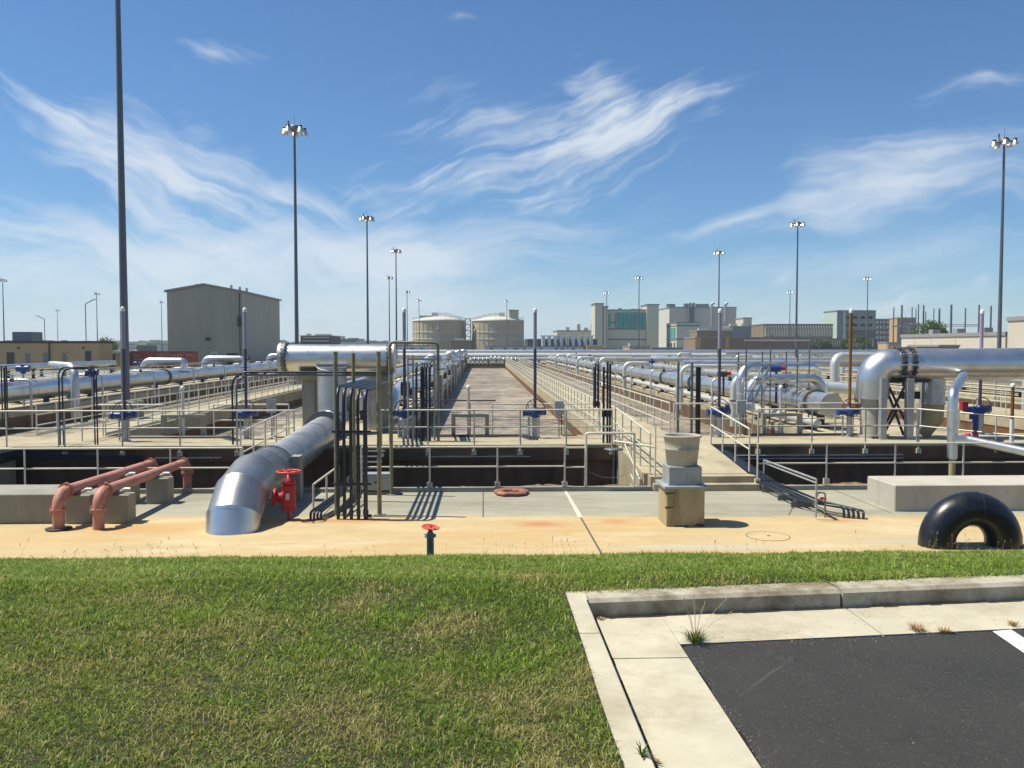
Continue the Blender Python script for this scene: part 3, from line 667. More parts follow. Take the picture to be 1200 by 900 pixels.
weed(704,726,gz,'weed','small dry tuft in the inner corner of the gutter',40,0.03,False,0.08)
weed(760,893,gz,'weed','dry straw clump in the gutter joint by the side kerb',120,0.05,False,0.14)
weed(753,886,kt,'weed','small green sprig growing from the side kerb joint',26,0.07,True,0.05)
# ------------------------------------------------------------------ handrails
def seglen(p): return sum((Vector(b)-Vector(a)).length for a, b in zip(p[:-1], p[1:]))
POSTMESH = {}
def post_mesh(h, drop, mat, r, shoe):
    key = (round(h,2), round(drop,2), mat.name, r, shoe)
    if key not in POSTMESH:
        mb = MB(); mb.cyl((0,0,-drop),(0,0,h),r,n=8)
        if shoe: mb.box((-0.07,-0.05,-drop),(-0.035,0.05,-drop+0.14)); mb.box((0.035,-0.05,-drop),(0.07,0.05,-drop+0.14)); mb.box((-0.08,-0.06,-drop-0.001),(0.08,0.06,-drop+0.012))
        me = bpy.data.meshes.new('post'); me.from_pydata([Vector(v) for v in mb.v], [], mb.f); me.polygons.foreach_set('use_smooth', mb.sm); me.materials.append(mat); POSTMESH[key] = me
    return POSTMESH[key]
def handrail(pts, label, spacing=1.5, h=1.07, mat=None, r=0.024, drop=0.0, shoe=False, group='steel handrails along the walkways and channels', mids=(0.55,), ends=True, posts=True, toe=False):
    mat = mat or M['rail']; P = [Vector(p) for p in pts]
    t = thing('handrail', label, 'handrail', P[0], group)
    up = Vector((0,0,h)); m1 = MB(); m1.tube([p+up for p in P], r*1.05, 8); obj('top_rail', m1, mat, t)
    for q in mids: m2 = MB(); m2.tube([p+Vector((0,0,q)) for p in P], r*0.9, 8); obj('mid_rail', m2, mat, t)
    if toe:
        m2 = MB()
        for a, b_ in zip(P[:-1], P[1:]):
            s_ = (b_-a).cross(Vector((0,0,1))).normalized()*0.006
            z0 = Vector((0,0,0.02)); z1 = Vector((0,0,0.12)); m2.add([a-s_+z0,b_-s_+z0,b_-s_+z1,a-s_+z1,a+s_+z0,b_+s_+z0,b_+s_+z1,a+s_+z1], [(0,1,2,3),(7,6,5,4),(3,2,6,7),(0,4,5,1),(0,3,7,4),(1,5,6,2)])
        obj('toe_board', m2, mat, t)
    if posts:
        L = seglen(P); n = max(1, round(L/spacing)); me = post_mesh(h, drop, mat, r, shoe)
        for i in range(n+1):
            s_ = L*i/n
            for a, b_ in zip(P[:-1], P[1:]):
                l = (b_-a).length
                if s_ <= l+1e-6: c = a+(b_-a)*(s_/l); break
                s_ -= l
            o = bpy.data.objects.new('post', me); COL.objects.link(o); o.parent = t; o.location = c-P[0]
    return t
ZK = 0.1
def X(px, D): return W(px, 450, D).x
handrail([(X(-60,22.3),22.3,ZK),(X(283,22.3),22.3,ZK)], 'front channel handrail on the left, behind the salmon pipes', 1.85, shoe=False)
handrail([(X(423,22.3),22.3,ZK),(X(662,22.3),22.3,ZK)], 'front channel handrail in the middle, behind the orange ring', 1.78, shoe=True)
handrail([(X(662,22.32),22.32,ZK-0.03),(X(686,22.32),22.32,ZK-0.03)], 'short lower handrail piece left of the gate frame', 0.6)
handrail([(X(889,22.3),22.3,ZK+0.05),(X(1290,22.3),22.3,ZK+0.05)], 'front channel handrail on the right, behind the concrete block', 1.75, shoe=True)
handrail([(X(-60,26),25.9,SL),(X(345,26),25.9,SL)], 'cross walkway near handrail on the left, left of the header pipe', 1.6, drop=0.3, shoe=True)
handrail([(X(447,26),25.9,SL),(X(717,26),25.9,SL)], 'cross walkway near handrail in front of the foamy centre basin', 1.5, drop=0.3, shoe=True)
handrail([(X(888,26),25.9,SL),(X(1076,26),25.9,SL)], 'cross walkway near handrail on the right, in front of the steel pipe trestle', 1.5, drop=0.3, shoe=True)
a = W(1075,479,25.9); b_ = W(1250,503,24.2)
handrail([(a.x,a.y,SL),(X(1220,23.2),23.2,SL-0.1)], 'angled handrail at far right, beside the vertical drop pipe', 1.3)
handrail([(X(110,28.6),28.6,SL),(X(190,28.6),28.6,SL)], 'cross walkway back handrail between the left mast and the concrete frame', 1.2)
handrail([(X(250,28.6),28.6,SL),(X(338,28.6),28.6,SL)], 'cross walkway back handrail beside the left basin', 1.3)
handrail([(X(577,28.6),28.6,SL),(X(703,28.6),28.6,SL)], 'cross walkway back handrail behind the blue actuator at the centre basin', 1.3)
handrail([(X(790,28.6),28.6,SL),(X(882,28.6),28.6,SL)], 'cross walkway back handrail right of the main walkway', 1.3)
handrail([(X(937,28.6),28.6,SL),(X(1022,28.6),28.6,SL)], 'cross walkway back handrail behind the rusty tube', 1.3)
# long walkway rails
lab = {-32.75:'far left walkway', -13.75:'walkway beside the left mast', 5.25:'main walkway right of the foamy basin', 24.25:'walkway right of the first right pipe rack', 43.25:'second walkway beyond the right racks', 62.25:'third walkway beyond the right racks', 81.25:'farthest right walkway'}
for x in WALKS:
    y1 = 104 if x < -30 else Y1B-1
    nearish = x in (-13.75, 5.25); sp_ = 1.35 if nearish else 2.0 if abs(x-24.25) < 1 or x < -30 else 2.6
    for s_, side in ((-1,'left'),(1,'right')):
        y0 = 28.9
        if x == 5.25 and s_ == 1: y0 = 28.9
        handrail([(x+s_*1.13,y0,SL),(x+s_*1.13,y1,SL)], f'long handrail on the {side} side of the {lab[x]}', sp_, mids=(0.37,0.72) if nearish else (0.55,), toe=nearish and s_ == -1 or x == -13.75)
handrail([(-12.7,25.9,SL),(-12.7,28.9,SL)], 'short handrail where the left walkway meets the cross walkway', 1.5)
# rack deck edge rail at far right racks
for x, l in ((32.8,'second right pipe rack'),(51.8,'third right pipe rack')):
    handrail([(x-2.2,29,SL),(x-2.2,Y1B-1,SL)], f'handrail along the edge of the {l}', 2.6)
# ramp rails
def sloped(p0, p1, zb0, zb1, label, n, mids=(0.55,)):
    t = handrail([p0, p1], label, (Vector(p1)-Vector(p0)).length/n, mids=mids); return t
handrail([(4.5,22.75,0.35),(4.1,26.0,SL),(4.12,28.9,SL)], 'left handrail of the ramp, sloping down beside the gate frame', 0.95, h=1.1, mids=(0.62,))
handrail([(4.25,22.9,-0.75),(4.25,26.5,0.25)], 'handrail of the stair going down into the dark channel', 0.9, h=0.95, mids=(0.5,0.2))
handrail([(7.2,22.75,0.42),(7.0,25.9,SL)], 'right handrail of the ramp, above the black conduits', 0.95, h=1.15, mids=(0.6,))
handrail([(-6.35,22.5,0.5),(-5.95,26.0,0.8)], 'sloped handrail left of the large diagonal pipe', 0.9, h=1.05, mids=(0.5,))
# gate frame
t = thing('pipe_gate', 'light grey pipe gate frame with a hanging chain left of the ramp', 'gate', (X(687,22.3),22.3,0.1))
m1 = MB(); m1.tube([(X(687,22.3),22.3,0.1),(X(687,22.3),22.3,1.52),(X(744,22.3),22.3,1.52),(X(744,22.3),22.3,0.1)], 0.032, 8, bend=0.06, bs=3); obj('frame', m1, M['rail'], t)
m1 = MB(); ch = [W(690+50*i/12, 553-0+7*math.sin(math.pi*i/12)+ (0), 22.32) for i in range(13)]; m1.tube(ch, 0.008, 5); obj('chain', m1, M['galv_dark'], t)
t = thing('rail_bracket', 'slanted rail end bracket at the top of the ramp handrail', 'bracket', (X(766,22.7),22.7,0.35))
m1 = MB(); m1.tube([W(720,517,23.2),W(768,524,22.6),W(768,500,22.7)], 0.026, 8); m1.tube([W(768,524,22.6),W(767,576,22.45)], 0.028, 8); obj('frame', m1, M['rail'], t)
# small railings near the conduits on the pad
handrail([(7.62,22.8,-0.12),(7.30,18.35,0.05)], 'low sloped handrail above the black conduits at the ramp foot', 3.4, h=0.84, mids=(0.76,), mat=M['galv'])
# ------------------------------------------------------------------ pipes
def bands(mb, A, B, r, sp, w=0.05, th=0.008, n=28):
    A = Vector(A); B = Vector(B); L = (B-A).length; d = (B-A)/L; k_ = int(L/sp)
    for i in range(1, k_+1):
        c = A+d*(i*sp-sp*0.4); mb.cyl(c-d*w/2, c+d*w/2, r+th, n=n)
def flange(mb, c, axis, r, th=0.1, nb=18, br=0.03, n=28):
    c = Vector(c); axis = Vector(axis).normalized(); mb.cyl(c-axis*th/2, c+axis*th/2, r, n=n)
    u_ = axis.orthogonal().normalized(); w_ = axis.cross(u_)
    for k_ in range(nb):
        a_ = 2*math.pi*k_/nb; q = c+(u_*math.cos(a_)+w_*math.sin(a_))*(r*0.93); mb.cyl(q-axis*(th/2+0.05), q+axis*(th/2+0.05), br, n=6)
# --- the big diagonal pipe
t = thing('large_pipe', 'very large silver insulated pipe running from the header pipe down into the ochre pad', 'pipe', (-5.2,17.7,0))
m1 = MB(); m1.tube([(-5.2,29.6,3.1),(-5.2,29.6,1.15),(-5.2,28.2,1.03),(-5.2,20.9,0.78)], 0.5, 36, bend=0.55, bs=8); bands(m1, (-5.2,27.9,1.02),(-5.2,20.9,0.78),0.5,1.15, n=36); bands(m1, (-5.2,29.6,2.9),(-5.2,29.6,1.7),0.5,0.6,n=36); obj('pipe_body', m1, M['jacket_dull'], t)
m1 = MB(); EP = [Vector(q) for q in ((-5.2,21.1,0.79),(-5.2,19.3,0.82),(-5.2,18.35,0.60),(-5.2,17.85,0.22),(-5.2,17.58,-0.6))]
for a_, b__, c_, d_ in ((EP[0],EP[0],EP[1],EP[2]),(EP[0],EP[1],EP[2],EP[3]),(EP[1],EP[2],EP[3],EP[4]),(EP[2],EP[3],EP[4],EP[4])):
    seg = MB(); path = [q for i_, q in enumerate((a_,b__,c_,d_)) if i_ in (1,2) or (i_ == 0 and a_ != b__) or (i_ == 3 and d_ != c_)]
    seg.tube(path, 0.55, 40, caps=False); k0 = 1 if a_ != b__ else 0
    vv = seg.v[k0*40:(k0+2)*40]; m1.add(vv, [(q,(q+1)%40,40+(q+1)%40,40+q) for q in range(40)], True)
    if k0:
        cc = sum((Vector(q) for q in vv[:40]), Vector())/40; ring = [cc+(Vector(q)-cc)*1.012 for q in vv[:40]]; ax_d = (c_-b__).normalized()*0.035
        m1.add([q-ax_d for q in ring]+[q+ax_d for q in ring], [(q,(q+1)%40,40+(q+1)%40,40+q) for q in range(40)], True); obj('elbow', m1, M['jacket_bright'], t)
m1 = MB(); m1.cyl((-5.2,21.2,0.79),(-5.2,21.05,0.79),0.59,n=36); obj('seam_band', m1, M['galv'], t)
m1 = MB(); m1.cyl((-5.2,20.3,0.805),(-5.2,20.26,0.805),0.565,n=36); obj('seam_band', m1, M['galv'], t)
m1 = MB(); flange(m1, (-5.2,28.05,1.03), (0,1,0.02), 0.66, 0.16, 22, 0.035, 36); obj('flange', m1, M['galv_dark'], t)
q = W(301,568,18.9); m1 = MB(); m1.obox((q.x+0.02,q.y-0.02,q.z), (0.34,0.012,0.06), 0.35, 0.45, -0.75); obj('pipe_label', m1, M['yellow'], t)
m1 = MB(); m1.box((-5.75,21.6,0),(-4.85,22.0,0.42)); m1.box((-4.75,21.0,0),(-4.5,21.4,1.1)); obj('support', m1, M['conc_grey'], t)
# red valve
vx, vy = X(337,18.7), 18.7
t = thing('gate_valve', 'red gate valve with red handwheel beside the large silver pipe elbow', 'valve', (vx,vy,0))
m1 = MB(); m1.cyl((vx,vy,0.0),(vx,vy,0.25),0.035,n=10); m1.box((vx-0.14,vy-0.08,0.22),(vx+0.14,vy+0.1,0.8),0.03); m1.lathe([(0.0,0.8),(0.14,0.8),(0.15,0.86),(0.08,0.92),(0.05,1.0),(0.0,1.0)], (vx,vy,0), 16)
m1.cyl((vx-0.32,vy+0.05,0.5),(vx-0.1,vy+0.05,0.5),0.10,n=14); m1.cyl((vx-0.34,vy+0.05,0.5),(vx-0.28,vy+0.05,0.5),0.2,n=14); m1.cyl((vx-0.14,vy+0.05,0.5),(vx-0.1,vy+0.05,0.5),0.18,n=14)
obj('valve_body', m1, M['red'], t)
for dz in (0.3,0.72):
    for dx in (-0.1,0.0,0.1): m1 = MB()
m1 = MB()
for i in range(6): m1.cyl((vx-0.155+0.062*i,vy-0.1,0.83),(vx-0.155+0.062*i,vy-0.06,0.83),0.014,n=6); m1.cyl((vx-0.155+0.062*i,vy-0.1,0.25),(vx-0.155+0.062*i,vy-0.06,0.25),0.014,n=6)
obj('bolts', m1, M['red'], t)
m1 = MB(); m1.box((vx-0.05,vy-0.09,0.46),(vx+0.03,vy-0.078,0.6)); obj('tag_plate', m1, M['cream'], t)
def wheel(mb, c, r, tr, spokes=4, axis=(0,0,1)):
    mb.torus(c, axis, r, tr, 26, 8); ax = Vector(axis).normalized(); u_ = ax.orthogonal().normalized(); w_ = ax.cross(u_)
    for i in range(spokes):
        a_ = math.pi*i/spokes*2+0.3; mb.cyl(Vector(c)-ax*tr, Vector(c)+(u_*math.cos(a_)+w_*math.sin(a_))*r, tr*0.7, n=6)
    mb.cyl(Vector(c)-ax*0.05, Vector(c)+ax*0.03, tr*1.8, n=10)
m1 = MB(); wheel(m1, (vx,vy,1.07), 0.25, 0.022, 5); obj('handwheel', m1, M['redwheel'], t)
# --- left header
def header(name, label, A, B, r, flanges, bsp=1.4, mat='jacket'):
    t = thing(name, label, 'pipe', ((Vector(A)+Vector(B))/2))
    m1 = MB(); m1.cyl(A, B, r, n=40); bands(m1, A, B, r, bsp, n=40); obj('pipe_body', m1, M[mat], t)
    d = (Vector(B)-Vector(A)).normalized()
    for c in flanges: m1 = MB(); flange(m1, c, d, r+0.1, 0.09, 22, 0.03, 40); obj('flange', m1, M['galv_dark'], t)
    return t
A = W(333,419.5,30.0); B = W(459,418.5,30.0); A.z = B.z = 3.4
t = header('header_pipe', 'big shiny silver header pipe standing high on the left rack', A, B, 0.47, [A+Vector((0.06,0,0)), B-Vector((0.06,0,0))], 1.5)
for a_, b__ in ((A-Vector((0.14,0,0)), A),(B, B+Vector((0.12,0,0)))): m1 = MB(); m1.cyl(a_, b__, 0.53, n=36); obj('end_plate', m1, M['jacket_dull'], t)
m1 = MB(); m1.torus((-5.2,29.6,3.15), (0,-0.35,1), 0.52, 0.018, 28, 6); obj('saddle_seam', m1, M['galv'], t)
cx = X(450,30.2); m1 = MB(); m1.cyl((cx,30.2,SL),(cx,30.2,3.1),0.27,n=20); m1.cyl((cx,30.2,2.95),(cx,30.2,3.02),0.36,n=20); obj('riser', m1, M['conc_grey'], t)
# column
t = thing('support_column', 'grey concrete column with a cap under the left header pipe', 'column', (X(363,30),30,SL))
x0, x1 = X(356,30), X(371,30)
m1 = MB(); m1.box((x0,29.7,SL),(x1,30.2,2.62),0.02); obj('shaft', m1, M['conc_grey'], t)
m1 = MB(); m1.box((x0-0.15,29.6,2.62),(x1+0.15,30.3,2.8)); obj('cap', m1, M['plinth'], t)
m1 = MB(); m1.box((x0-0.1,29.55,2.8),(X(462,30),29.65,2.9)); obj('beam', m1, M['olive'], t)
for i, (p0, p1) in enumerate(((300,394),)): pass
# posts frame in front of header
def pole(px, ptop, D, zb, r, mat, name, label, cat='post', group=None, cap=None, foot=True):
    a_ = W(px, ptop, D); t = thing(name, label, cat, (a_.x, D, zb), group)
    m1 = MB(); m1.cyl((a_.x,D,zb),(a_.x,D,a_.z),r,n=10); obj('shaft', m1, M[mat], t)
    if foot: m1 = MB(); m1.box((a_.x-r*2.4,D-r*2.4,zb),(a_.x+r*2.4,D+r*2.4,zb+0.015)); obj('base_plate', m1, M['galv'], t)
    if cap: m1 = MB(); m1.lathe([(r*1.25,-0.02),(r*1.25,0.04),(r*0.9,0.09),(0,0.11)], (a_.x,D,a_.z), 12); obj('cap', m1, M[cap], t)
    return t
pole(393,412,19.2,0,0.05,'olive','conduit_post','weathered post at the left end of the black conduit rack')
pole(414,414,21.0,0,0.045,'olive','conduit_post','weathered post standing behind the middle of the black conduit rack')
pole(443.5,412,19.2,0,0.05,'olive','conduit_post','yellowish post just right of the black conduit rack')
pole(458,440,21.8,0,0.045,'olive','conduit_post','rusty post right of the yellowish post, by the junction box')
# black vertical conduits
CX = [395,402.5,410.5,419,427.5]
for i, px in enumerate(CX):
    D = 18.75; x = X(px,D); zt = 2.92-0.02*i
    t = thing('conduit', ['leftmost of the five black conduits bending back at the top','second from left of the five black bending conduits','middle one of the five black bending conduits','second from right of the five black bending conduits','rightmost and thickest of the five black bending conduits'][i], 'conduit', (x,D,0), 'black conduits rising from the pad')
    m1 = MB(); r_ = 0.037 if i < 4 else 0.048
    m1.tube([(x,D,0),(x,D,zt),(x+0.03,D+4,zt-0.02),(X(455,30)-0.35+0.13*i,29.6,2.55)], r_, 12, bend=0.33, bs=7); obj('tube', m1, M['black'], t)
    m1 = MB()
    for zc in (0.1,0.78,1.5): m1.cyl((x,D,zc),(x,D,zc+0.1),r_*1.3,n=12)
    obj('coupling', m1, M['dark'], t)
t = thing('conduit_clamp', 'dark clamp bars across the feet of the five black conduits', 'bracket', (X(410,18.7),18.72,0.0))
m1 = MB(); a_ = X(388,18.8); b_ = X(434,18.8); m1.box((a_+0.7,18.83,0.02),(b_,18.9,0.08)); m1.box((a_,18.82,0.74),(b_,18.86,0.79)); m1.box((a_,18.82,1.9),(b_,18.86,1.95)); obj('bar', m1, M['dark'], t)
# braces
m1 = MB(); m1.tube([W(386,607,18.9),W(416,578,20.8)],0.03,6); m1.tube([W(405,607,18.9),W(423,582,20.6)],0.025,6); obj('brace', m1, M['dark'], t)
# bent small conduits by the rack on the pad (x 366-395)
t = thing('conduit_bundle', 'low black conduits sloping down beside the large pipe, left of the rack', 'conduit', (X(372,19),19,0))
for i in range(4):
    m1 = MB(); o_ = i*0.07
    m1.tube([W(364+i*4,611,18.65),W(364+i*4,600,18.7),W(392+i*3,580,20.2),W(408+i*2,560,22.0),W(422,545,24.5)], 0.028, 8, bend=0.1, bs=3); obj('tube', m1, M['black'], t)
handrail([W(367,568,19.2)-Vector((0,0,0.9)),W(397,546,21.0)-Vector((0,0,0.9))], 'short sloped handrail behind the black conduits near the red valve', 1.2, h=0.9, mids=())
# grey box
t = thing('junction_box', 'grey metal junction box standing on the channel kerb behind the conduits', 'box', (X(443,21.9),22.0,0.02))
m1 = MB(); m1.box((X(428,21.9),21.85,0.12),(X(458,21.9),22.15,0.55),0.015); obj('body', m1, M['box_grey'], t)
m1 = MB(); m1.box((X(438,21.8),21.83,0.30),(X(443,21.8),21.85,0.34)); obj('latch', m1, M['dark'], t)
m1 = MB(); m1.box((X(426,21.9),21.8,0.02),(X(470,21.9),22.0,0.06)); m1.box((X(430,21.9),21.9,0.0),(X(433,21.9),22.1,0.12)); m1.box((X(453,21.9),21.9,0.0),(X(456,21.9),22.1,0.12)); obj('stand', m1, M['galv_dark'], t)
# stair grating down
t = thing('steel_stair', 'dark steel grating stair behind the junction box', 'stairs', (X(430,24),24,0))
for i in range(7):
    m1 = MB(); c = Vector((X(428,24)+0.0,22.9+i*0.38,0.05+i*0.11)); m1.obox(c, (0.8,0.26,0.03)); obj('tread', m1, M['galv_dark'], t)
# left tall conduits (rise and run right above the big rail)
for i in range(2):
    x = X(272+i*5,26.3); t = thing('conduit', ('outer' if i == 0 else 'inner')+' of the two black conduits arching to the left header pipe', 'conduit', (x,26.3,SL), 'arched conduits on the cross walkway')
    m1 = MB(); m1.tube([(x,26.3,SL),(x,26.3,3.02-0.09*i),(X(455,26.3),26.3,3.0-0.09*i)], 0.03, 10, bend=0.45, bs=8); obj('tube', m1, M['black' if i == 0 else 'galv_dark'], t)
for j_, (pa, pb, ptop, D) in enumerate(((69,113,430,26.4),(2,8,429,30.0))):
    for i in range(2):
        xa = X(pa+i*4,D); xb = X(pb-i*3,D); zt = W(pa,ptop+i*2,D).z
        t = thing('conduit', ['outer black arch conduit','inner black arch conduit'][i]+[' left of the near mast',' at the far left edge of the cross walkway'][j_], 'conduit', (xa,D,SL), 'arched conduits on the cross walkway')
        m1 = MB(); m1.tube([(xa,D,SL),(xa,D,zt),(xb,D,zt),(xb,D,SL)], 0.024, 8, bend=0.25 if j_ == 0 else 0.05, bs=5); obj('tube', m1, M['black'], t)
for i, (px, ptop) in enumerate(((697,428),(701,425),(707.5,430),(712,424),(715,426))):
    x = X(px,26.3); zt = W(px,ptop,26.3).z; t = thing('conduit', ['leftmost','second','third','fourth','rightmost'][i]+' black conduit of the bundle beside the main walkway', 'conduit', (x,26.3,0), 'conduit bundle beside the main walkway')
    if i < 2: pts = [(x,26.3,1.9),(x,26.3,zt),(x+0.25-i*0.1,27.6,zt)]
    else: pts = [(x,26.3,-0.6+0.2*i),(x,26.3,zt)]
    m1 = MB(); m1.tube(pts, 0.035 if i else 0.05, 8, bend=0.15, bs=4); m1.cyl((x,26.3,1.62 if i > 1 else 1.95),(x,26.3,1.82 if i > 1 else 2.1),0.06,n=8); obj('tube', m1, M['black'], t)
t = thing('conduit_stand', 'round plate stand with a thin leg below the conduit bundle at the channel', 'stand', (X(719,23.3),23.3,0)); c = W(719,527,23.3)
m1 = MB(); m1.lathe([(0,0.03),(0.26,0.03),(0.27,0),(0,0)], c, 18); obj('plate', m1, M['galv_dark'], t)
m1 = MB(); m1.cyl((c.x,c.y,-0.4),(c.x,c.y,c.z),0.02,n=6); obj('leg', m1, M['galv_dark'], t)
for i, (px, ptop, D, lo) in enumerate(((795,424,28.9,SL),(811,425,28.9,SL),(817,430,28.9,SL),(820,430,28.9,SL))):
    x = X(px,D); pole(px, ptop, D, lo, 0.045, 'galv_dark' if i < 2 else 'black', 'conduit', ['leftmost dark upright conduit right of the main walkway end','second dark upright conduit right of the main walkway end','third, thin black upright right of the main walkway end','fourth, thin black upright right of the main walkway end'][i], 'conduit', 'upright conduits right of the main walkway')
# centre-left frame with black uprights
t = thing('conduit_rack', 'tall galvanised frame left of the foamy basin holding black uprights', 'frame', (X(495,27),27.0,SL))
m1 = MB(); m1.tube([(X(457,27),27,SL),(X(457,27),27,W(457,401,27).z),(X(513.5,27),27,W(513,401.5,27).z),(X(513.5,27),27,SL)], 0.045, 8, bend=0.12, bs=3); obj('frame', m1, M['olive'], t)
m1 = MB()
for px in (478,484,509): m1.cyl((X(px,27.2),27.2,SL),(X(px,27.2),27.2,W(px,416,27.2).z),0.03,n=8)
for py in (417,421,428,455,478): m1.cyl((X(477,27.2),27.2,W(480,py,27.2).z),(X(513,27.2),27.2,W(480,py,27.2).z),0.025,n=6)
obj('rungs', m1, M['galv'], t)
m1 = MB()
for px in (488,494,496.5,499.5,503.5):
    zt = W(px,427,27.1).z; m1.tube([(X(px,27.05),27.05,-0.5 if px > 493 else SL),(X(px,27.05),27.05,zt),(X(px,28.6),28.8,zt)], 0.037, 8, bend=0.2, bs=4)
obj('uprights', m1, M['black'], t)
m1 = MB(); m1.tube([W(513,420,27),W(514.5,383,27)],0.02,6); m1.cyl(W(514.4,387,27),W(514.4,381,27),0.05,n=6); obj('rod', m1, M['galv'], t)
# ------------------------------------------------------------------ right header
HD = 27.6; A = Vector((X(1052,HD),HD,3.2)); B = Vector((25.0,26.9,3.3)); rr = 0.52
t = thing('header_pipe', 'big silver header pipe on a braced trestle at the right edge', 'pipe', (12.9,HD,SL))
m1 = MB(); x0 = X(1026,HD)
m1.tube([(x0-0.05,HD+0.1,2.1),(x0-0.05,HD+0.05,3.2),(x0+1.2,HD,3.2),B], rr, 40, bend=0.75, bs=9); bands(m1, (x0+1.6,HD,3.2), B, rr, 2.4, n=40); obj('pipe_body', m1, M['jacket'], t)
m1 = MB(); m1.tube([(x0-0.02,HD+0.1,0.7),(x0-0.02,HD+0.1,2.2)], rr*0.76, 32); m1.cyl((x0-0.02,HD+0.1,SL),(x0-0.02,HD+0.1,SL+0.1),rr*0.95,n=32); obj('lower_riser', m1, M['stone'], t)
for dx in (0.0,0.34):
    m1 = MB(); flange(m1, A+Vector((dx,0,0)), (1,-0.05,0), rr+0.09, 0.07, 20, 0.028, 40); obj('flange', m1, M['dark'], t)
for k_ in range(10):
    m1 = MB(); a_ = 2*math.pi*k_/10; m1.cyl(A+Vector((-0.16,math.cos(a_)*0.6,math.sin(a_)*0.6)), A+Vector((0.5,math.cos(a_)*0.6,math.sin(a_)*0.6)), 0.02, n=6); obj('tie_rod', m1, M['galv'], t)
sx_ = X(1096,HD); m1 = MB(); m1.lathe([(0.30,0),(0.30,0.75),(0.285,0.78),(0.26,0.8),(0.20,1.6),(0.12,2.2)][::1], (0,0,0), 24)
m2 = MB(); m2.cyl((sx_,HD,1.95),(sx_,HD,2.9),0.31,n=24); m2.cyl((sx_,HD,1.9),(sx_,HD,1.95),0.34,n=24); obj('branch', m2, M['jacket_dull'], t)
m2 = MB(); m2.tube([(sx_,HD,2.0),(sx_,HD,1.4),(sx_-0.25,HD+0.2,0.85)], [0.3,0.26,0.18], 20); obj('branch_cone', m2, M['plinth'], t)
# trestle
t = thing('pipe_trestle', 'grey steel trestle with crossed braces under the right header pipe', 'frame', (X(1058,HD),HD,SL))
for px, w, dd in ((1035,7,-0.5),(1066,8,-0.5),(1082,7,0.6)):
    m1 = MB(); c = X(px,HD+dd); m1.box((c-w*0.014,HD+dd-0.1,SL),(c+w*0.014,HD+dd+0.1,2.78)); m1.box((c-w*0.018,HD+dd-0.14,SL),(c+w*0.018,HD+dd+0.14,SL+0.03)); obj('leg', m1, M['galv'], t)
m1 = MB()
def barx(a_, b__, r_=0.045): m1.tube([a_, b__], r_, 4)
y_ = HD-0.2
barx((X(1040,y_),y_,2.6),(X(1066,y_),y_,1.1)); barx((X(1062,y_),y_,2.6),(X(1036,y_),y_,1.1)); barx((X(1036,y_),y_,SL+.1),(X(1052,y_),y_,1.75)); barx((X(1060,y_),y_,SL+.1),(X(1042,y_),y_,2.2))
m1.box((X(1030,y_),y_-0.06,2.62),(X(1088,y_),y_+0.06,2.74)); m1.box((X(1066,y_),y_+0.5,2.05),(X(1088,y_),y_+0.6,2.3)); obj('brace', m1, M['dark'], t)
# vertical drop pipe with side branch
D = 22.9; x = X(1118,D); t = thing('drop_pipe', 'silver drop pipe bending out of the right header, with a branch running right', 'pipe', (x,D,-0.3))
m1 = MB(); m1.tube([(X(1130,27.3),27.3,2.85),(X(1128,25.0),25.0,2.9),(x,D+0.05,2.55),(x,D,0.75)], 0.135, 18, bend=0.28, bs=4); m1.cyl((x,D,1.55),(x,D,2.05),0.16,n=18); m1.cyl((x,D,0.72),(x,D,1.55),0.125,n=18); obj('pipe_body', m1, M['jacket'], t)
m1 = MB(); m1.cyl((x,D,-0.6),(x,D,0.72),0.085,n=14); obj('bare_pipe', m1, M['plinth'], t)
m1 = MB(); m1.tube([W(1117,515,D-0.15),W(1132,515,D-0.2),W(1215,533,D-1.3)+Vector((0,0,0.02)),W(1300,548,D-2.2)], 0.12, 16, bend=0.2, bs=3); obj('branch', m1, M['jacket'], t)
t = thing('valve', 'small red valve handles above the branch of the drop pipe', 'valve', W(1135,515,23.2))
m1 = MB(); m1.torus(W(1143,508,23.2), (0.3,-1,0.2), 0.07, 0.022, 16, 6); m1.cyl(W(1128,511,23.2),W(1137,509,23.2),0.045,n=8); m1.torus(W(1133,510,23.2),(1,0.3,0),0.05,0.02,14,6); obj('handle', m1, M['redwheel'], t)
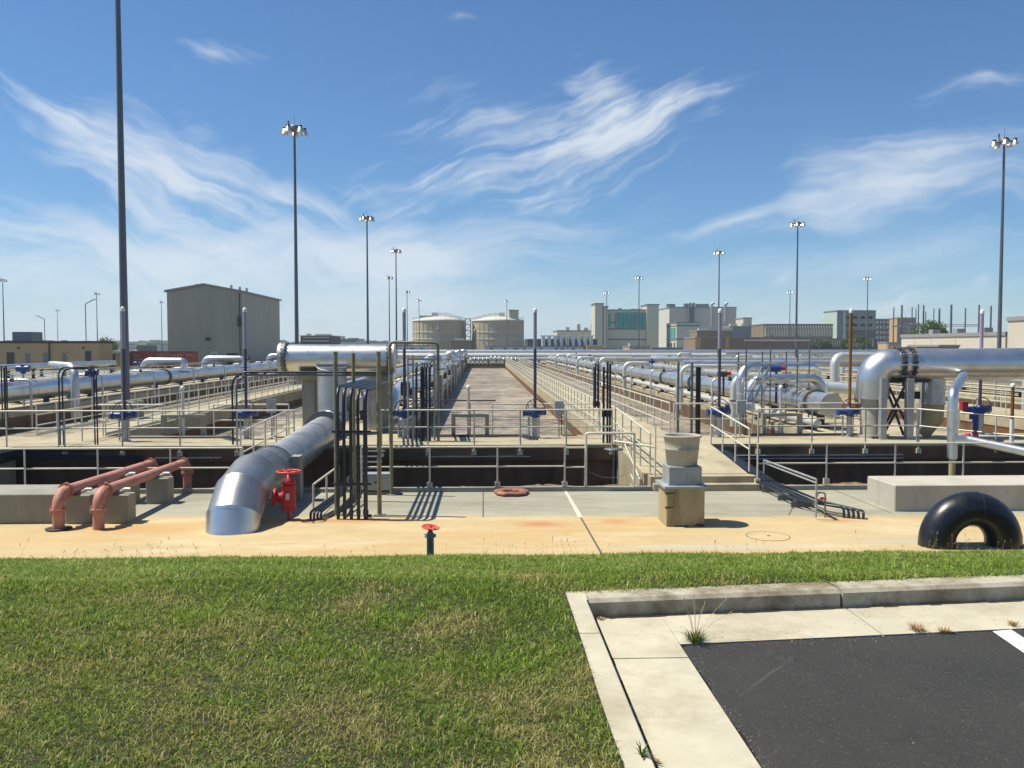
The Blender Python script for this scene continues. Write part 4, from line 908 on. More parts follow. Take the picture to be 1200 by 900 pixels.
# ------------------------------------------------------------------ salmon pipes
for i, x in enumerate((-8.82,-8.0)):
    n_ = ['left','right'][i]
    t = thing('salmon_pipe', f'{n_} one of the two salmon pink pipes crossing from the pad into the channel', 'pipe', (x,17.9,0), 'salmon pink pipes')
    m1 = MB(); zt = 0.78; y2 = 23.15+0.1*i
    m1.tube([(x,17.9,-0.1),(x,17.9,zt-0.02),(x,y2,zt-0.1),(x,y2,-1.3)], 0.115, 20, bend=0.3, bs=7); obj('pipe_body', m1, M['salmon'], t)
    for c, ax in (((x,17.9,0.42),(0,0,1)),((x,18.25,zt-0.02),(0,1,0)),((x,y2-0.32,zt-0.1),(0,1,0)),((x,y2,0.4),(0,0,1))):
        m1 = MB(); flange(m1, c, ax, 0.16, 0.035, 8, 0.014, 20); obj('flange', m1, M['salmon'], t)
    if i == 0: m1 = MB(); m1.lathe([(0.13,0.003),(0.24,0.006),(0.26,0.03),(0.22,0.04),(0.12,0.03)], (x,17.9,0), 20); obj('collar', m1, M['dark'], t)
    for k_, yy in enumerate((18.55,20.85)):
        tt = thing('pipe_pier', f'grey concrete pier, {["near","far"][k_]} one under the {n_} salmon pipe', 'pier', (x+0.22,yy,0), 'concrete piers under the salmon pipes')
        m1 = MB(); m1.box((x-0.13,yy-0.12,0),(x+0.40,yy+0.28,0.60+(0.02)),0.015); obj('pier_block', m1, M['conc_grey'], tt)
        m1 = MB(); m1.tube([(x-0.12,yy+0.05,0.62),(x+0.12,yy+0.05,0.63),(x+0.26,yy+0.05,0.72),(x+0.38,yy+0.05,0.72)],0.035,8,bend=0.08); obj('saddle', m1, M['white_pipe'], tt)
# concrete blocks
m1 = MB(); m1.box((-16,18.5,0),(X(109,18.5),19.8,0.64),0.02); obj('concrete_block', m1, M['conc_grey'], label='long grey concrete block at the left edge, behind the salmon pipe feet', cat='block')
m1 = MB(); m1.box((9.47,19.2,0),(17.5,20.62,0.61),0.02); obj('concrete_block', m1, surf('pale_block_concrete', (0.45,0.42,0.35), 0.88, 0, 0.12, 1.8, 0.3, 0.01, dirt=(0.30,0.27,0.21), streak=True), label='long pale concrete block at the right, behind the black arch', cat='block')
# black arch
ax_, ay_ = X(1141,15.85), 15.85
m1 = MB(); m1.torus((ax_,ay_,0.06), (0,-1,0), 0.65, 0.325, 64, 32, arc=(-0.35,math.pi+0.35), up=(1,0,0))
t = thing('pipe_arch', 'thick glossy black pipe arch standing at the lawn edge', 'pipe', (ax_,ay_,0)); obj('arch', m1, M['rubber'], t)
m1 = MB(); a_ = 1.45; c = Vector((ax_,ay_,0.06)); d = Vector((math.cos(a_),0,math.sin(a_)))
m1.torus(c+d*0.645, Vector((-math.sin(a_),0,math.cos(a_))), 0.337, 0.004, 28, 5, arc=(0.0,2*math.pi)); obj('seam', m1, M['dark'], t)
# pedestal + planter
t = thing('pedestal', 'chipped yellowish concrete pedestal with a metal top plate', 'pedestal', (4.25,18.1,0))
m1 = MB(); m1.box((3.86,17.72,0),(4.67,18.55,0.81),0.012)
obj('block', m1, M['plinth'], t)
m1 = MB()
for z, w in ((0.38,0.17),(0.68,0.2)): m1.add([(3.855,17.712,z),(3.855+w,17.712,z+0.035),(3.855+w*0.9,17.712,z+0.05),(3.855,17.712,z+0.045),(3.849,17.85,z),(3.849,17.85,z+0.04)], [(0,1,2,3),(4,0,3,5)])
m1.add([(4.45,17.714,0.015),(4.66,17.714,0.0),(4.66,17.714,0.06),(4.5,17.714,0.07)], [(0,1,2,3)]); m1.add([(4.0,17.714,0.0),(4.35,17.714,0.0),(4.3,17.714,0.03),(4.05,17.714,0.02)], [(0,1,2,3)])
obj('chips', m1, M['brown_trim'], t)
m1 = MB(); m1.box((3.80,17.66,0.811),(4.74,18.62,0.865),0.008); obj('top_plate', m1, M['box_grey'], t)
t = thing('box', 'grey metal box on the concrete pedestal carrying the planter', 'box', (4.27,18.1,0.866))
m1 = MB(); m1.box((3.92,17.78,0.866),(4.62,18.46,1.26),0.01); obj('body', m1, M['box_grey'], t)
m1 = MB(); m1.obox((4.33,17.772,1.05), (0.035,0.012,0.07)); m1.cyl((4.33,17.77,1.0),(4.33,17.775,1.0),0.018,n=8); obj('latch', m1, M['galv'], t)
t = thing('planter', 'round grey tapered planter tub on top of the pedestal', 'planter', (4.27,18.12,1.26))
m1 = MB(); m1.lathe([(0.0,0.002),(0.31,0.002),(0.325,0.02),(0.355,0.33),(0.362,0.335),(0.364,0.355),(0.357,0.365),(0.385,0.60),(0.415,0.605),(0.42,0.63),(0.41,0.645),(0.375,0.645),(0.365,0.62),(0.335,0.30),(0.0,0.28)], (4.27,18.12,1.26), 48); obj('tub', m1, M['stone'], t)
# manhole cover, orange ring, blue post
c = G(900,628.5,0); t = thing('manhole_cover', 'round manhole cover set in the ochre pad right of the pedestal', 'manhole', (c.x,c.y,0))
m1 = MB(); m1.torus((c.x,c.y,0.0), (0,0,1), 0.42, 0.008, 40, 6); obj('rim', m1, M['darkb'], t)
m1 = MB(); m1.lathe([(0,0.004),(0.41,0.004)], (c.x,c.y,0), 40); obj('lid', m1, M['pad_ochre'], t)
m1 = MB(); m1.cyl((c.x+0.02,c.y+0.02,0.0),(c.x+0.02,c.y+0.02,0.012),0.03,n=8); obj('lift_hole', m1, M['dark'], t)
c = G(599.5,579,0); m1 = MB(); n = 48; m = 10; vs = []; fs = []
for i in range(n):
    a_ = 2*math.pi*i/n; w = 0.02*math.sin(a_*5)+0.015*math.sin(a_*9+1)
    for jj in range(m):
        b__ = 2*math.pi*jj/m; vs.append((c.x+math.cos(a_)*(0.33+w+0.12*math.cos(b__)), c.y+math.sin(a_)*(0.33+w+0.12*math.cos(b__)), 0.055+0.052*math.sin(b__)+0.008*math.sin(a_*3)))
for i in range(n):
    for jj in range(m): fs.append((i*m+jj,((i+1)%n)*m+jj,((i+1)%n)*m+(jj+1)%m,i*m+(jj+1)%m))
m1.add(vs, fs, True); obj('life_ring', m1, M['orange'], label='worn faded orange ring lying on the grey pad by the channel kerb', cat='ring')
D = 15.25; x = X(503.5,D); t = thing('valve_post', 'blue grey valve post with a red handwheel at the lawn edge', 'valve', (x,D,0))
m1 = MB(); m1.lathe([(0.066,-0.1),(0.066,0.36),(0.085,0.37),(0.105,0.385),(0.105,0.41),(0.085,0.42),(0.06,0.44),(0.045,0.48),(0.03,0.50),(0.0,0.50)], (x,D,0), 20); obj('post', m1, M['blue_post'], t)
m1 = MB()
for k_ in range(6): a_ = k_*math.pi/3; m1.cyl((x+0.09*math.cos(a_),D+0.09*math.sin(a_),0.38),(x+0.09*math.cos(a_),D+0.09*math.sin(a_),0.435),0.013,n=6)
m1.cyl((x,D,0.48),(x,D,0.55),0.014,n=8); obj('bolts', m1, M['galv'], t)
m1 = MB(); wheel(m1, (x+0.005,D,0.555), 0.15, 0.013, 4, (0.12,-0.08,1)); m1.lathe([(0,0.0),(0.14,0.004)], (x,D,0.553), 20); obj('handwheel', m1, M['redwheel'], t)
# conduits at the ramp foot
t = thing('conduit_bundle', 'bundle of black conduits running down the ramp edge to the pad', 'conduit', (7.3,22.5,0))
for i in range(5):
    o_ = 0.11*i; m1 = MB()
    m1.tube([(7.06+o_*0.6,29.5,0.72),(7.06+o_*0.6,26.0,0.72-0.02*i),(7.26+o_*0.6,22.9,0.30-0.015*i+0.05),(7.35+o_*0.7,22.35,0.16),(7.75+o_,20.5,0.10),(7.62+o_*0.7,19.3,0.10)] if False else
            [(7.06+o_*0.7,29.5,0.70),(7.06+o_*0.7,26.0,0.70),(7.28+o_*0.7,22.9,0.36),(7.3+o_,22.2,0.20),(7.35+o_*1.1+0.05*math.sin(i*2.3),19.6-0.06*i,0.20+0.03*math.sin(i*1.7)),(7.7+o_*1.6,18.55-0.04*i+0.28-o_*0.4,0.24-0.02*i),(8.0+0.09*i,18.35+0.15*(4-i)*0.3,0.24-0.02*i),(8.0+0.09*i,18.35+0.15*(4-i)*0.3,-0.02)], 0.029, 8, bend=0.1, bs=4)
    obj('tube', m1, M['black'], t)
for y_ in (21.8,20.6,19.7): m1 = MB(); m1.box((7.24,y_-0.02,0.02),(7.78,y_+0.02,0.15)); obj('support_strut', m1, M['galv_dark'], t)
for y_ in (25.2,24.3,23.4): m1 = MB(); m1.box((7.1,y_-0.03,0.3+(y_-23)*0.14-0.25),(7.16,y_+0.03,0.3+(y_-23)*0.14+.05)); obj('support_strut', m1, M['galv_dark'], t)
x = X(965,18.6); t = thing('conduit_riser', 'short loop conduit with a small valve beside the conduit elbows', 'conduit', (x,18.6,0))
m1 = MB(); m1.tube([(x+0.08,18.6,0.0),(x+0.08,18.6,0.55),(x-0.06,18.65,0.55),(x-0.06,18.9,0.22)], 0.02, 8, bend=0.05); obj('tube', m1, M['olive'], t)
m1 = MB(); m1.cyl((x-0.04,18.6,0.42),(x+0.1,18.6,0.42),0.03,n=8); obj('valve', m1, M['redwheel'], t)
for i, px in enumerate((916,951)):
    pass
# conduits along left landing edge
t = thing('conduit_bundle', 'bundle of black conduits along the edge of the left walkway landing', 'conduit', (-13.9,22.5,0))
for i in range(5):
    m1 = MB(); m1.tube([(-13.95+0.0*i,22.2,0.62-0.1*i),(-13.9,25.8,0.72-0.06*i),(-10.2,25.8,0.80-0.07*i if i < 2 else 0.6-0.05*i)], 0.03, 8, bend=0.3, bs=4); obj('tube', m1, M['black'], t)
# conduits hung on the cross walkway edge
for i, (pa, pb, lb) in enumerate(((500,622,'below the centre handrail'),(820,1060,'below the right handrail'),(180,258,'below the left handrail'))):
    t = thing('conduit_bundle', 'thin grey conduits hung on the slab edge '+lb, 'conduit', (X(pa,25.8),25.85,0.4), 'conduits on the slab edge')
    for k_ in range(2 if i == 1 else 1):
        m1 = MB(); m1.cyl((X(pa,25.85),25.85,0.45-0.1*k_),(X(pb,25.85),25.85,0.45-0.1*k_),0.022,n=8); obj('tube', m1, M['galv'], t)
# black floor conduits on the cross slab
t = thing('conduit_bundle', 'flat black conduits lying along the back of the centre cross walkway', 'conduit', (X(530,28),28.2,SL))
for k_ in range(3):
    m1 = MB(); m1.tube([(X(466,28.2),28.1+0.1*k_,SL+0.05),(X(610+4*k_,28.2),28.1+0.1*k_,SL+0.05),(X(622+4*k_,27.2),27.1,SL+0.05)], 0.03, 6, bend=0.15, bs=3); obj('tube', m1, M['black'], t)
t = thing('conduit_bundle', 'flat black conduits lying along the back of the right cross walkway', 'conduit', (X(980,28),28.2,SL))
for k_ in range(3):
    m1 = MB(); m1.tube([(X(880,28.2),28.1+0.1*k_,SL+0.05),(X(1010+4*k_,28.2),28.1+0.1*k_,SL+0.05),(X(1024+4*k_,27.2),27.1,SL+0.05)], 0.03, 6, bend=0.15, bs=3); obj('tube', m1, M['black'], t)
t = thing('conduit_bundle', 'flat black conduits lying along the back of the left cross walkway', 'conduit', (X(230,28),28.2,SL))
for k_ in range(3):
    m1 = MB(); m1.tube([(X(150,28.2),28.1+0.1*k_,SL+0.05),(X(258+4*k_,28.2),28.1+0.1*k_,SL+0.05),(X(274+4*k_,27.2),27.1,SL+0.05)], 0.03, 6, bend=0.15, bs=3); obj('tube', m1, M['black'], t)
# ------------------------------------------------------------------ gate actuators with tall stem covers
def actuator(mt_up, mt_lo, label, x, y):
    t = thing('slide_gate_actuator', label, 'actuator', (x,y,SL), 'slide gate actuators with tall stem tubes')
    m1 = MB(); m1.cyl((x,y,SL),(x,y,1.55),0.09,n=16); m1.cyl((x,y,SL),(x,y,SL+0.03),0.18,n=16); m1.cyl((x-0.2,y+0.05,SL),(x-0.2,y+0.05,1.5),0.03,n=8); m1.cyl((x+0.13,y,SL),(x+0.13,y,1.5),0.02,n=8); obj('pedestal', m1, M['galv'], t)
    m1 = MB(); m1.lathe([(0,1.5),(0.13,1.5),(0.15,1.56),(0.15,1.74),(0.1,1.8),(0,1.82)], (x,y,0), 18); m1.cyl((x-0.38,y,1.62),(x+0.1,y,1.62),0.1,n=14); m1.cyl((x+0.1,y,1.66),(x+0.36,y+0.02,1.66),0.12,n=14); m1.cyl((x-0.4,y,1.62),(x-0.36,y,1.62),0.13,n=14); m1.cyl((x,y-0.25,1.6),(x,y,1.6),0.08,n=12); obj('gear_box', m1, M['blue'], t)
    m1 = MB(); wheel(m1, (x,y-0.16,1.78), 0.3, 0.016, 3, (0,-1,0.25)); obj('handwheel', m1, M['dark'], t)
    m1 = MB(); m1.cyl((x,y,1.8),(x,y,3.72),0.05,n=14); obj('lower_stem_tube', m1, M[mt_lo], t)
    m1 = MB(); m1.cyl((x,y,3.72),(x,y,4.93),0.058,n=14); obj('upper_stem_tube', m1, M[mt_up], t)
    m1 = MB(); m1.lathe([(0.066,4.9),(0.07,4.96),(0.06,5.02),(0.03,5.05),(0,5.055)], (x,y,0), 14); obj('stem_cap', m1, M['white'], t)
    return t
AY = 27.9
act = actuator('lav','purp','blue actuator with violet stem tube in front of the foamy centre basin',X(627,AY),AY)
inst(act,(X(474,AY),AY,SL),'blue actuator with violet stem tube beside the left header pipe end')
inst(act,(X(288,AY),AY,SL),'blue actuator with violet stem tube in front of the left basin')
inst(act,(X(145.5,AY-.6),AY-.6,SL),'blue actuator with violet stem tube just before the nearest mast')
inst(act,(X(843,AY),AY,SL),'blue actuator with violet stem tube right of the main walkway')
inst(act,(X(1149,AY+.6),AY+.6,SL),'blue actuator with violet stem tube rising behind the right header pipe')
actuator('rust','rust','blue actuator with rusty brown stem tube left of the right header pipe',X(996,AY),AY)
# capped vent posts
def vent(px, ptop, D, m_up, label, split=None):
    a_ = W(px, ptop, D); t = thing('vent_post', label, 'post', (a_.x,D,SL), 'capped vent posts'); 
    zs = SL if split is None else split
    m1 = MB(); m1.cyl((a_.x,D,zs),(a_.x,D,a_.z),0.05,n=12); obj('shaft', m1, M[m_up], t)
    if split: m1 = MB(); m1.cyl((a_.x,D,SL),(a_.x,D,zs),0.062,n=12); obj('lower_shaft', m1, M['white'], t)
    m1 = MB(); m1.lathe([(0.065,-0.04),(0.07,0.02),(0.05,0.07),(0,0.08)], a_, 12); obj('cap', m1, M['white'], t)
vent(549,454,28.4,'white_pipe','pale capped vent post at the left of the foamy basin')
vent(214,455,28.4,'white_pipe','pale capped vent post in front of the left walkway')
vent(915,454,28.4,'white_pipe','pale capped vent post in front of the scaffold pipes')
vent(707,451,28.4,'rust','rusty brown vent post with white foot at the main walkway',1.9)
vent(1187,452,25.2,'rust','rusty brown vent post at the right edge',1.6)
# portal frames
for px0, px1, lb in ((189,240,'left basin'),(529,573,'foamy centre basin'),(893,940,'basin right of the main walkway')):
    D = 28.4; a_, b__ = X(px0,D), X(px1,D); t = thing('portal_frame', 'low grey portal frame at the head of the '+lb, 'frame', ((a_+b__)/2,D,SL), 'portal frames on the cross walkway')
    m1 = MB(); m1.box((a_,D-0.1,SL),(a_+0.13,D+0.1,1.45)); m1.box((b__-0.13,D-0.1,SL),(b__,D+0.1,1.45)); m1.box((a_,D-0.1,1.45),(b__,D+0.1,1.55)); obj('frame', m1, M['conc_grey'], t)
    m1 = MB(); m1.cyl(((a_+b__)/2,D,SL-0.6),((a_+b__)/2,D,1.9),0.015,n=6); obj('rod', m1, M['dark'], t)
# centre black rod on the header of basin
m1 = MB(); m1.cyl((X(470,28.8),28.75,1.98),(X(581,28.8),28.75,1.98),0.025,n=8); obj('tube', m1, M['dark'], label='thin dark tube spanning the head of the foamy basin', cat='tube')
# ------------------------------------------------------------------ rack pipelines
SUPM = {}
def pipeline(label, x, z, r, y0, y1, mat='jacket', group='pipelines lying on the racks', flanges=(), sup=6.0, name='pipeline', n=24, fallen=None):
    t = thing(name, label, 'pipe', (x,y0,SL), group)
    m1 = MB(); m1.cyl((x,y0,z),(x,y1,z),r,n=n); bands(m1, (x,y0,z),(x,y1,z),r,4.0 if r > .25 else 8,0.07,0.01,n); obj('pipe_body', m1, M[mat], t)
    for f in flanges: m1 = MB(); flange(m1, (x,f,z), (0,1,0), r+0.09, 0.14, 14, 0.03, n); obj('flange', m1, M['galv_dark'], t)
    key = (round(r,2), round(z,2))
    if key not in SUPM:
        mb = MB(); mb.box((-0.12,-0.09,0),(0.12,0.09,z-r-SL+0.02)); mb.box((-r*0.8,-0.12,z-r-SL-0.02),(r*0.8,0.12,z-r-SL+0.06)); mb.box((-0.3,-0.2,0),(0.3,0.2,0.04))
        me = bpy.data.meshes.new('support'); me.from_pydata([Vector(v) for v in mb.v], [], mb.f); me.materials.append(M['dark']); SUPM[key] = me
    k_ = int((y1-y0)/sup)
    for i in range(k_+1):
        o = bpy.data.objects.new('support', SUPM[key]); COL.objects.link(o); o.parent = t; o.location = (0, min(1.0+i*sup, y1-y0-0.3), 0)
    return t
# right rack 13.8
pipeline('large silver pipeline on the first right rack, nearest to the main walkway',12.45,1.7,0.42,30.0,Y1B,flanges=(31.5,49.5,57.5),sup=5)
pipeline('thin white pipeline low along the left edge of the first right rack',11.75,1.1,0.14,29.5,Y1B,'white_pipe',sup=5,n=14)
pipeline('silver pipeline along the middle of the first right rack',14.35,1.45,0.27,38,Y1B,'white_pipe',sup=6)
pipeline('silver pipeline along the right edge of the first right rack',15.6,2.0,0.24,33,Y1B,'jacket_dull',sup=6)
# left-centre rack -5.2
pipeline('large silver pipeline beside the left edge of the foamy basin',-3.5,1.85,0.40,33,Y1B,flanges=(46,75),sup=5)
pipeline('silver pipeline behind the one edging the foamy basin',-4.9,1.5,0.25,34,Y1B,'jacket_dull',sup=6)
pipeline('silver pipeline on the left side of the centre rack',-6.4,1.8,0.36,33,Y1B,sup=6)
# left rack -24.2
pipeline('large silver pipeline on the left rack passing behind the nearest mast',-22.9,1.62,0.5,29.5,Y1B,flanges=(50,62),sup=5)
pipeline('white pipeline behind the large one on the left rack',-24.7,1.75,0.25,45,Y1B,'jacket_bright',sup=6)
pipeline('thin silver pipeline at the back of the left rack',-25.9,1.7,0.2,36,Y1B,'jacket_dull',sup=6,n=14)
pipeline('silver pipeline on the far left rack',-41.9,1.95,0.28,44,98,sup=6)
pipeline('white pipeline at the back of the far left rack',-44.2,1.8,0.3,44,104,'white_pipe',sup=6)
for rx, nm in ((32.8,'second'),(51.8,'third'),(70.8,'fourth')):
    pipeline(f'large silver pipeline on the {nm} right rack',rx-1.2,1.75,0.45,34,Y1B,sup=7)
    pipeline(f'dull silver pipeline in the middle of the {nm} right rack',rx+0.5,1.5,0.26,36,Y1B,'jacket_dull',sup=7)
    pipeline(f'pale pipeline at the back of the {nm} right rack',rx+1.7,1.6,0.25,32,Y1B,'white_pipe',sup=7)
# inverted U pipes
def upipe(x0, x1, y, zb0, zb1, zt, r, label, mat='jacket_bright', group='inverted U pipes on the racks', col=None, bend=0.5):
    t = thing('crossover_pipe', label, 'pipe', (x0,y,zb0), group)
    m1 = MB(); m1.tube([(x0,y,zb0),(x0,y,zt),(x1,y,zt),(x1,y,zb1)], r, 18, bend=bend, bs=6); obj('pipe_body', m1, M[mat], t)
    m1 = MB(); m1.cyl((x0,y,(zb0+zt)/2),(x0,y,(zb0+zt)/2+0.07),r*1.3,n=16); m1.cyl((x1,y,zt-0.75),(x1,y,zt-0.68),r*1.3,n=16); obj('flange', m1, M['galv_dark'], t)
    return t
o4 = ['nearest','second nearest','third','farthest']
for i, y in enumerate((37.0,66.0,99.0,128.0)):
    upipe(11.0,12.9,y,0.3,1.9,2.5,0.16,o4[i]+' white inverted U pipe rising from the basin onto the first right rack','white_pipe')
for i, y in enumerate((47.0,80.0,112.0)):
    upipe(11.0,14.3,y,0.3,1.9,2.7,0.13,['near','middle','far'][i]+' tall slim inverted U pipe on the first right rack','white_pipe')
for rx, nm in ((32.8,'second'),(51.8,'third')):
    for i, y in enumerate((46.0,70.0,100.0,130.0)):
        upipe(rx-2.9,rx-1.0,y,0.3,1.9,2.7,0.18,o4[i]+f' inverted U pipe on the {nm} right rack','white_pipe')
for i, y in enumerate((58.5,71.0,92.0,120.0)):
    upipe(-22.9,-20.2 if i != 1 else -19.6,y,1.9,0.9 if i else 2.3,2.8,0.25,o4[i]+' inverted U pipe on the left rack','jacket',bend=0.45)
for i, y in enumerate((52.0,81.0,109.0,138.0)):
    t = thing('support_column', o4[i]+' grey column on the left edge of the foamy basin', 'column', (-2.8,y,WL), 'columns along the foamy basin')
    m1 = MB(); m1.box((-3.0,y-0.3,-0.6),(-2.5,y+0.3,2.1),0.02); obj('shaft', m1, M['conc_grey'], t)
    upipe(-3.5,-2.75,y+1.5,1.9,2.0,3.1,0.28,o4[i]+' short elbow loop on the pipeline edging the foamy basin','jacket',bend=0.36)
m1 = MB(); m1.box((-2.95,30,0.98),(-2.85,Y1B,1.2)); obj('edge_beam', m1, M['white_pipe'], label='long pale edge beam along the left side of the foamy basin', cat='beam')
# clutter at the near end of centre rack
t = thing('riser_pipe', 'silver riser pipe behind the violet stem tube at the left of the foamy basin', 'pipe', (-3.4,31.5,SL))
m1 = MB(); m1.tube([(-3.45,31.2,SL),(-3.45,31.2,2.0),(-3.5,33.2,1.85)], 0.4, 24, bend=0.5, bs=6); obj('pipe_body', m1, M['jacket'], t)
m1 = MB(); m1.cyl((X(477,30.6),30.6,2.0),(X(477,30.6),30.6,2.5),0.12,n=12); m1.cyl((X(470,30.5),30.5,2.2),(X(484,30.5),30.5,2.2),0.15,n=12); obj('valve_motor', m1, M['blue'], t)
m1 = MB(); m1.cyl((X(470,30.3),30.3,2.35),(X(480,30.3),30.3,2.35),0.2,n=14); obj('valve_housing', m1, M['dark'], t)
t = thing('riser_pipe', 'wide grey riser pipe below the right end of the left header', 'pipe', (X(440,31),31,SL))
m1 = MB(); m1.cyl((X(436,31),31,SL),(X(436,31),31,2.9),0.33,n=24); obj('pipe_body', m1, M['jacket_dull'], t)
# left arched large pipe (px 65-95): rises behind railing and elbows left
t = thing('riser_pipe', 'pale riser pipe with elbow on the left rack, left of the nearest mast', 'pipe', (X(88,42),42,SL))
m1 = MB(); m1.tube([(X(88,42),42,0.3),(X(88,42),42,W(88,430,42).z),(X(66,44),44,W(66,428,44).z),(X(60,70),70,W(60,426,70).z)], 0.2, 20, bend=0.7, bs=6); obj('pipe_body', m1, M['jacket_dull'], t)
for i, (px, D) in enumerate(((27,44),(108,46))):
    c = W(px,432 if i == 0 else 436,D); t = thing('valve_actuator', ['blue valve actuator on the pipes at the far left','dark blue valve actuator right of the pale riser elbow'][i], 'actuator', (c.x,D,SL))
    m1 = MB(); m1.cyl((c.x,D,SL),(c.x,D,c.z),0.06,n=8); obj('stem', m1, M['galv'], t)
    m1 = MB(); m1.cyl(c-Vector((0.3,0,0)),c+Vector((0.3,0,0)),0.17,n=12); m1.cyl(c-Vector((0,0,0.25)),c+Vector((0,0,0.2)),0.13,n=12); obj('housing', m1, M['blue'], t)
# right scaffold and looped pipes
SD = 32.5
t = thing('scaffold', 'thin steel scaffold frame around the looped pipes right of the main walkway', 'scaffold', (X(905,SD),SD,SL))
m1 = MB()
for i, px in enumerate((865,874,893,902.5,921,934,948)):
    top = 392 if px in (874,902.5,934,948) else 412
    D = SD+(0.0 if i % 2 else 1.2); m1.cyl((X(px,D),D,SL),(X(px,D),D,W(px,top,D).z),0.028,n=6)
obj('uprights', m1, M['galv_dark'], t)
m1 = MB()
for (pa, pb, py) in ((872,950,399),(865,948,426),(865,925,444),(870,925,458),(865,900,470)):
    m1.cyl(W(pa,py,SD-0.05),W(pb,py,SD-0.05),0.028,n=6)
obj('rails', m1, M['galv'], t)
m1 = MB(); m1.tube([W(880,476,SD-0.1),W(902,430,SD-0.1)],0.05,8); m1.tube([W(876,470,SD),W(893,430,SD)],0.03,6); obj('braces', m1, M['galv'], t)
def loop(pxs, r, mat, label):
    P = [W(a_, b__, c_) for a_, b__, c_ in pxs]; t = thing('crossover_pipe', label, 'pipe', (P[0].x,P[0].y,SL)); m1 = MB(); m1.tube(P, r, 22, bend=0.55, bs=7); obj('pipe_body', m1, M[mat], t); return t
loop([(868,500,33.5),(868,431,33.5),(957,430,36),(962,470,36)],0.19,'jacket','upper looped silver pipe behind the scaffold')
loop([(879,480,32.6),(879,444,32.8),(963,443,33),(965,478,33)],0.18,'jacket','lower looped silver pipe within the scaffold, ending in a bright elbow')
t = thing('riser_pipe', 'stout silver riser at the left foot of the scaffold', 'pipe', (X(869,32),32,SL)); m1 = MB(); m1.cyl((X(869,32),32,SL),(X(869,32),32,2.0),0.13,n=16); m1.cyl((X(869,32),32,1.6),(X(869,32),32,1.68),0.19,n=16); obj('pipe_body', m1, M['jacket_dull'], t)
loop([(978,480,52),(978,418,52),(1045,418,54),(1050,440,54)],0.27,'white_pipe','pale goose neck pipe left of the right header elbow')
for i, (px, py, D) in enumerate(((910,432,34),(848,438,40))):
    c = W(px,py,D); t = thing('valve_actuator', ['blue and red valve actuator within the scaffold','dark valve actuator left of the scaffold'][i], 'actuator', (c.x,D,SL))
    m1 = MB(); m1.cyl(c-Vector((0.28,0,0)),c+Vector((0.15,0,0)),0.13,n=12); m1.cyl((c.x,D,1.5),c,0.05,n=8); obj('housing', m1, M['blue' if i == 0 else 'dark'], t)
    m1 = MB(); m1.cyl(c+Vector((0.16,0,0.02)),c+Vector((0.34,0,0.02)),0.09,n=10); obj('motor', m1, M['red'], t)
c = W(1140,480,26); t = thing('valve_actuator', 'blue and red valve actuator right of the drop pipe', 'actuator', (c.x,26,SL))
m1 = MB(); m1.cyl(c-Vector((0.25,0,0.02)),c+Vector((0.32,0,-0.06)),0.11,n=12); m1.cyl(c-Vector((0,0,0.3)),c+Vector((0,0,0.1)),0.1,n=12); m1.cyl((c.x+0.1,26,SL),(c.x+0.1,26,c.z),0.09,n=10); obj('housing', m1, M['blue'], t)
m1 = MB(); m1.box((c.x-0.38,25.9,c.z-0.02),(c.x-0.2,26.1,c.z+0.25)); obj('motor', m1, M['red'], t)
for i, (pa, pb, D, z) in enumerate(((800,1120,60,2.6),(690,1000,90,2.4),(850,1180,120,2.9))):
    t = thing('cross_pipe', ['near','middle','far'][i]+' pale cross pipe spanning the right racks', 'pipe', (X(pa,D),D,z)); 
    m1 = MB(); m1.cyl((max(12.0,X(pa,D)),D,z),(X(pb,D),D,z),0.25,n=16); obj('pipe_body', m1, M['jacket_dull'], t)
    m1 = MB(); x = max(12.0,X(pa,D))+1.5
    while x < X(pb,D):
        m1.cyl((x,D,0.0),(x,D,z-0.2),0.07,n=8); x += 6.2
    obj('legs', m1, M['galv'], t)
# far end cross headers
for i, (y, z, r, mt, x0, x1) in enumerate(((159.5,2.0,0.55,'white_pipe',-30,110),(163,2.7,0.5,'jacket_bright',-28,110),(157,1.5,0.3,'jacket_dull',-2,60))):
    t = thing('cross_pipe', ['pale','shiny','dull thin'][i]+' header pipe crossing at the far end of the basins', 'pipe', (0,y,SL)); m1 = MB(); m1.cyl((x0,y,z),(x1,y,z),r,n=18); obj('pipe_body', m1, M[mt], t)
    m1 = MB()
    for k_ in range(20): xx = x0+3+k_*(x1-x0)/20; m1.box((xx-0.2,y-0.2,0.7 if i < 2 else -0.5),(xx+0.2,y+0.2,z-r+0.05))
    obj('supports', m1, M['conc_grey'], t)
m1 = MB(); rr_ = random.Random(4)
t = thing('pipe_manifold', 'cluttered pipe manifold at the far end of the foamy basin', 'pipe', (0,156,SL))
for k_ in range(14):
    x = -3+k_*0.75; m1.tube([(x,155.5,0.4),(x,155.5,1.6+rr_.random()*.5),(x,157.5,1.6)],0.16,8,bend=.3,bs=3)
obj('pipes', m1, M['jacket_dull'], t); m1 = MB(); m1.box((-3.2,155.2,0.3),(8,155.4,0.5)); m1.box((-3.2,155.2,1.1),(8,155.3,1.2)); obj('rail', m1, M['dark'], t)
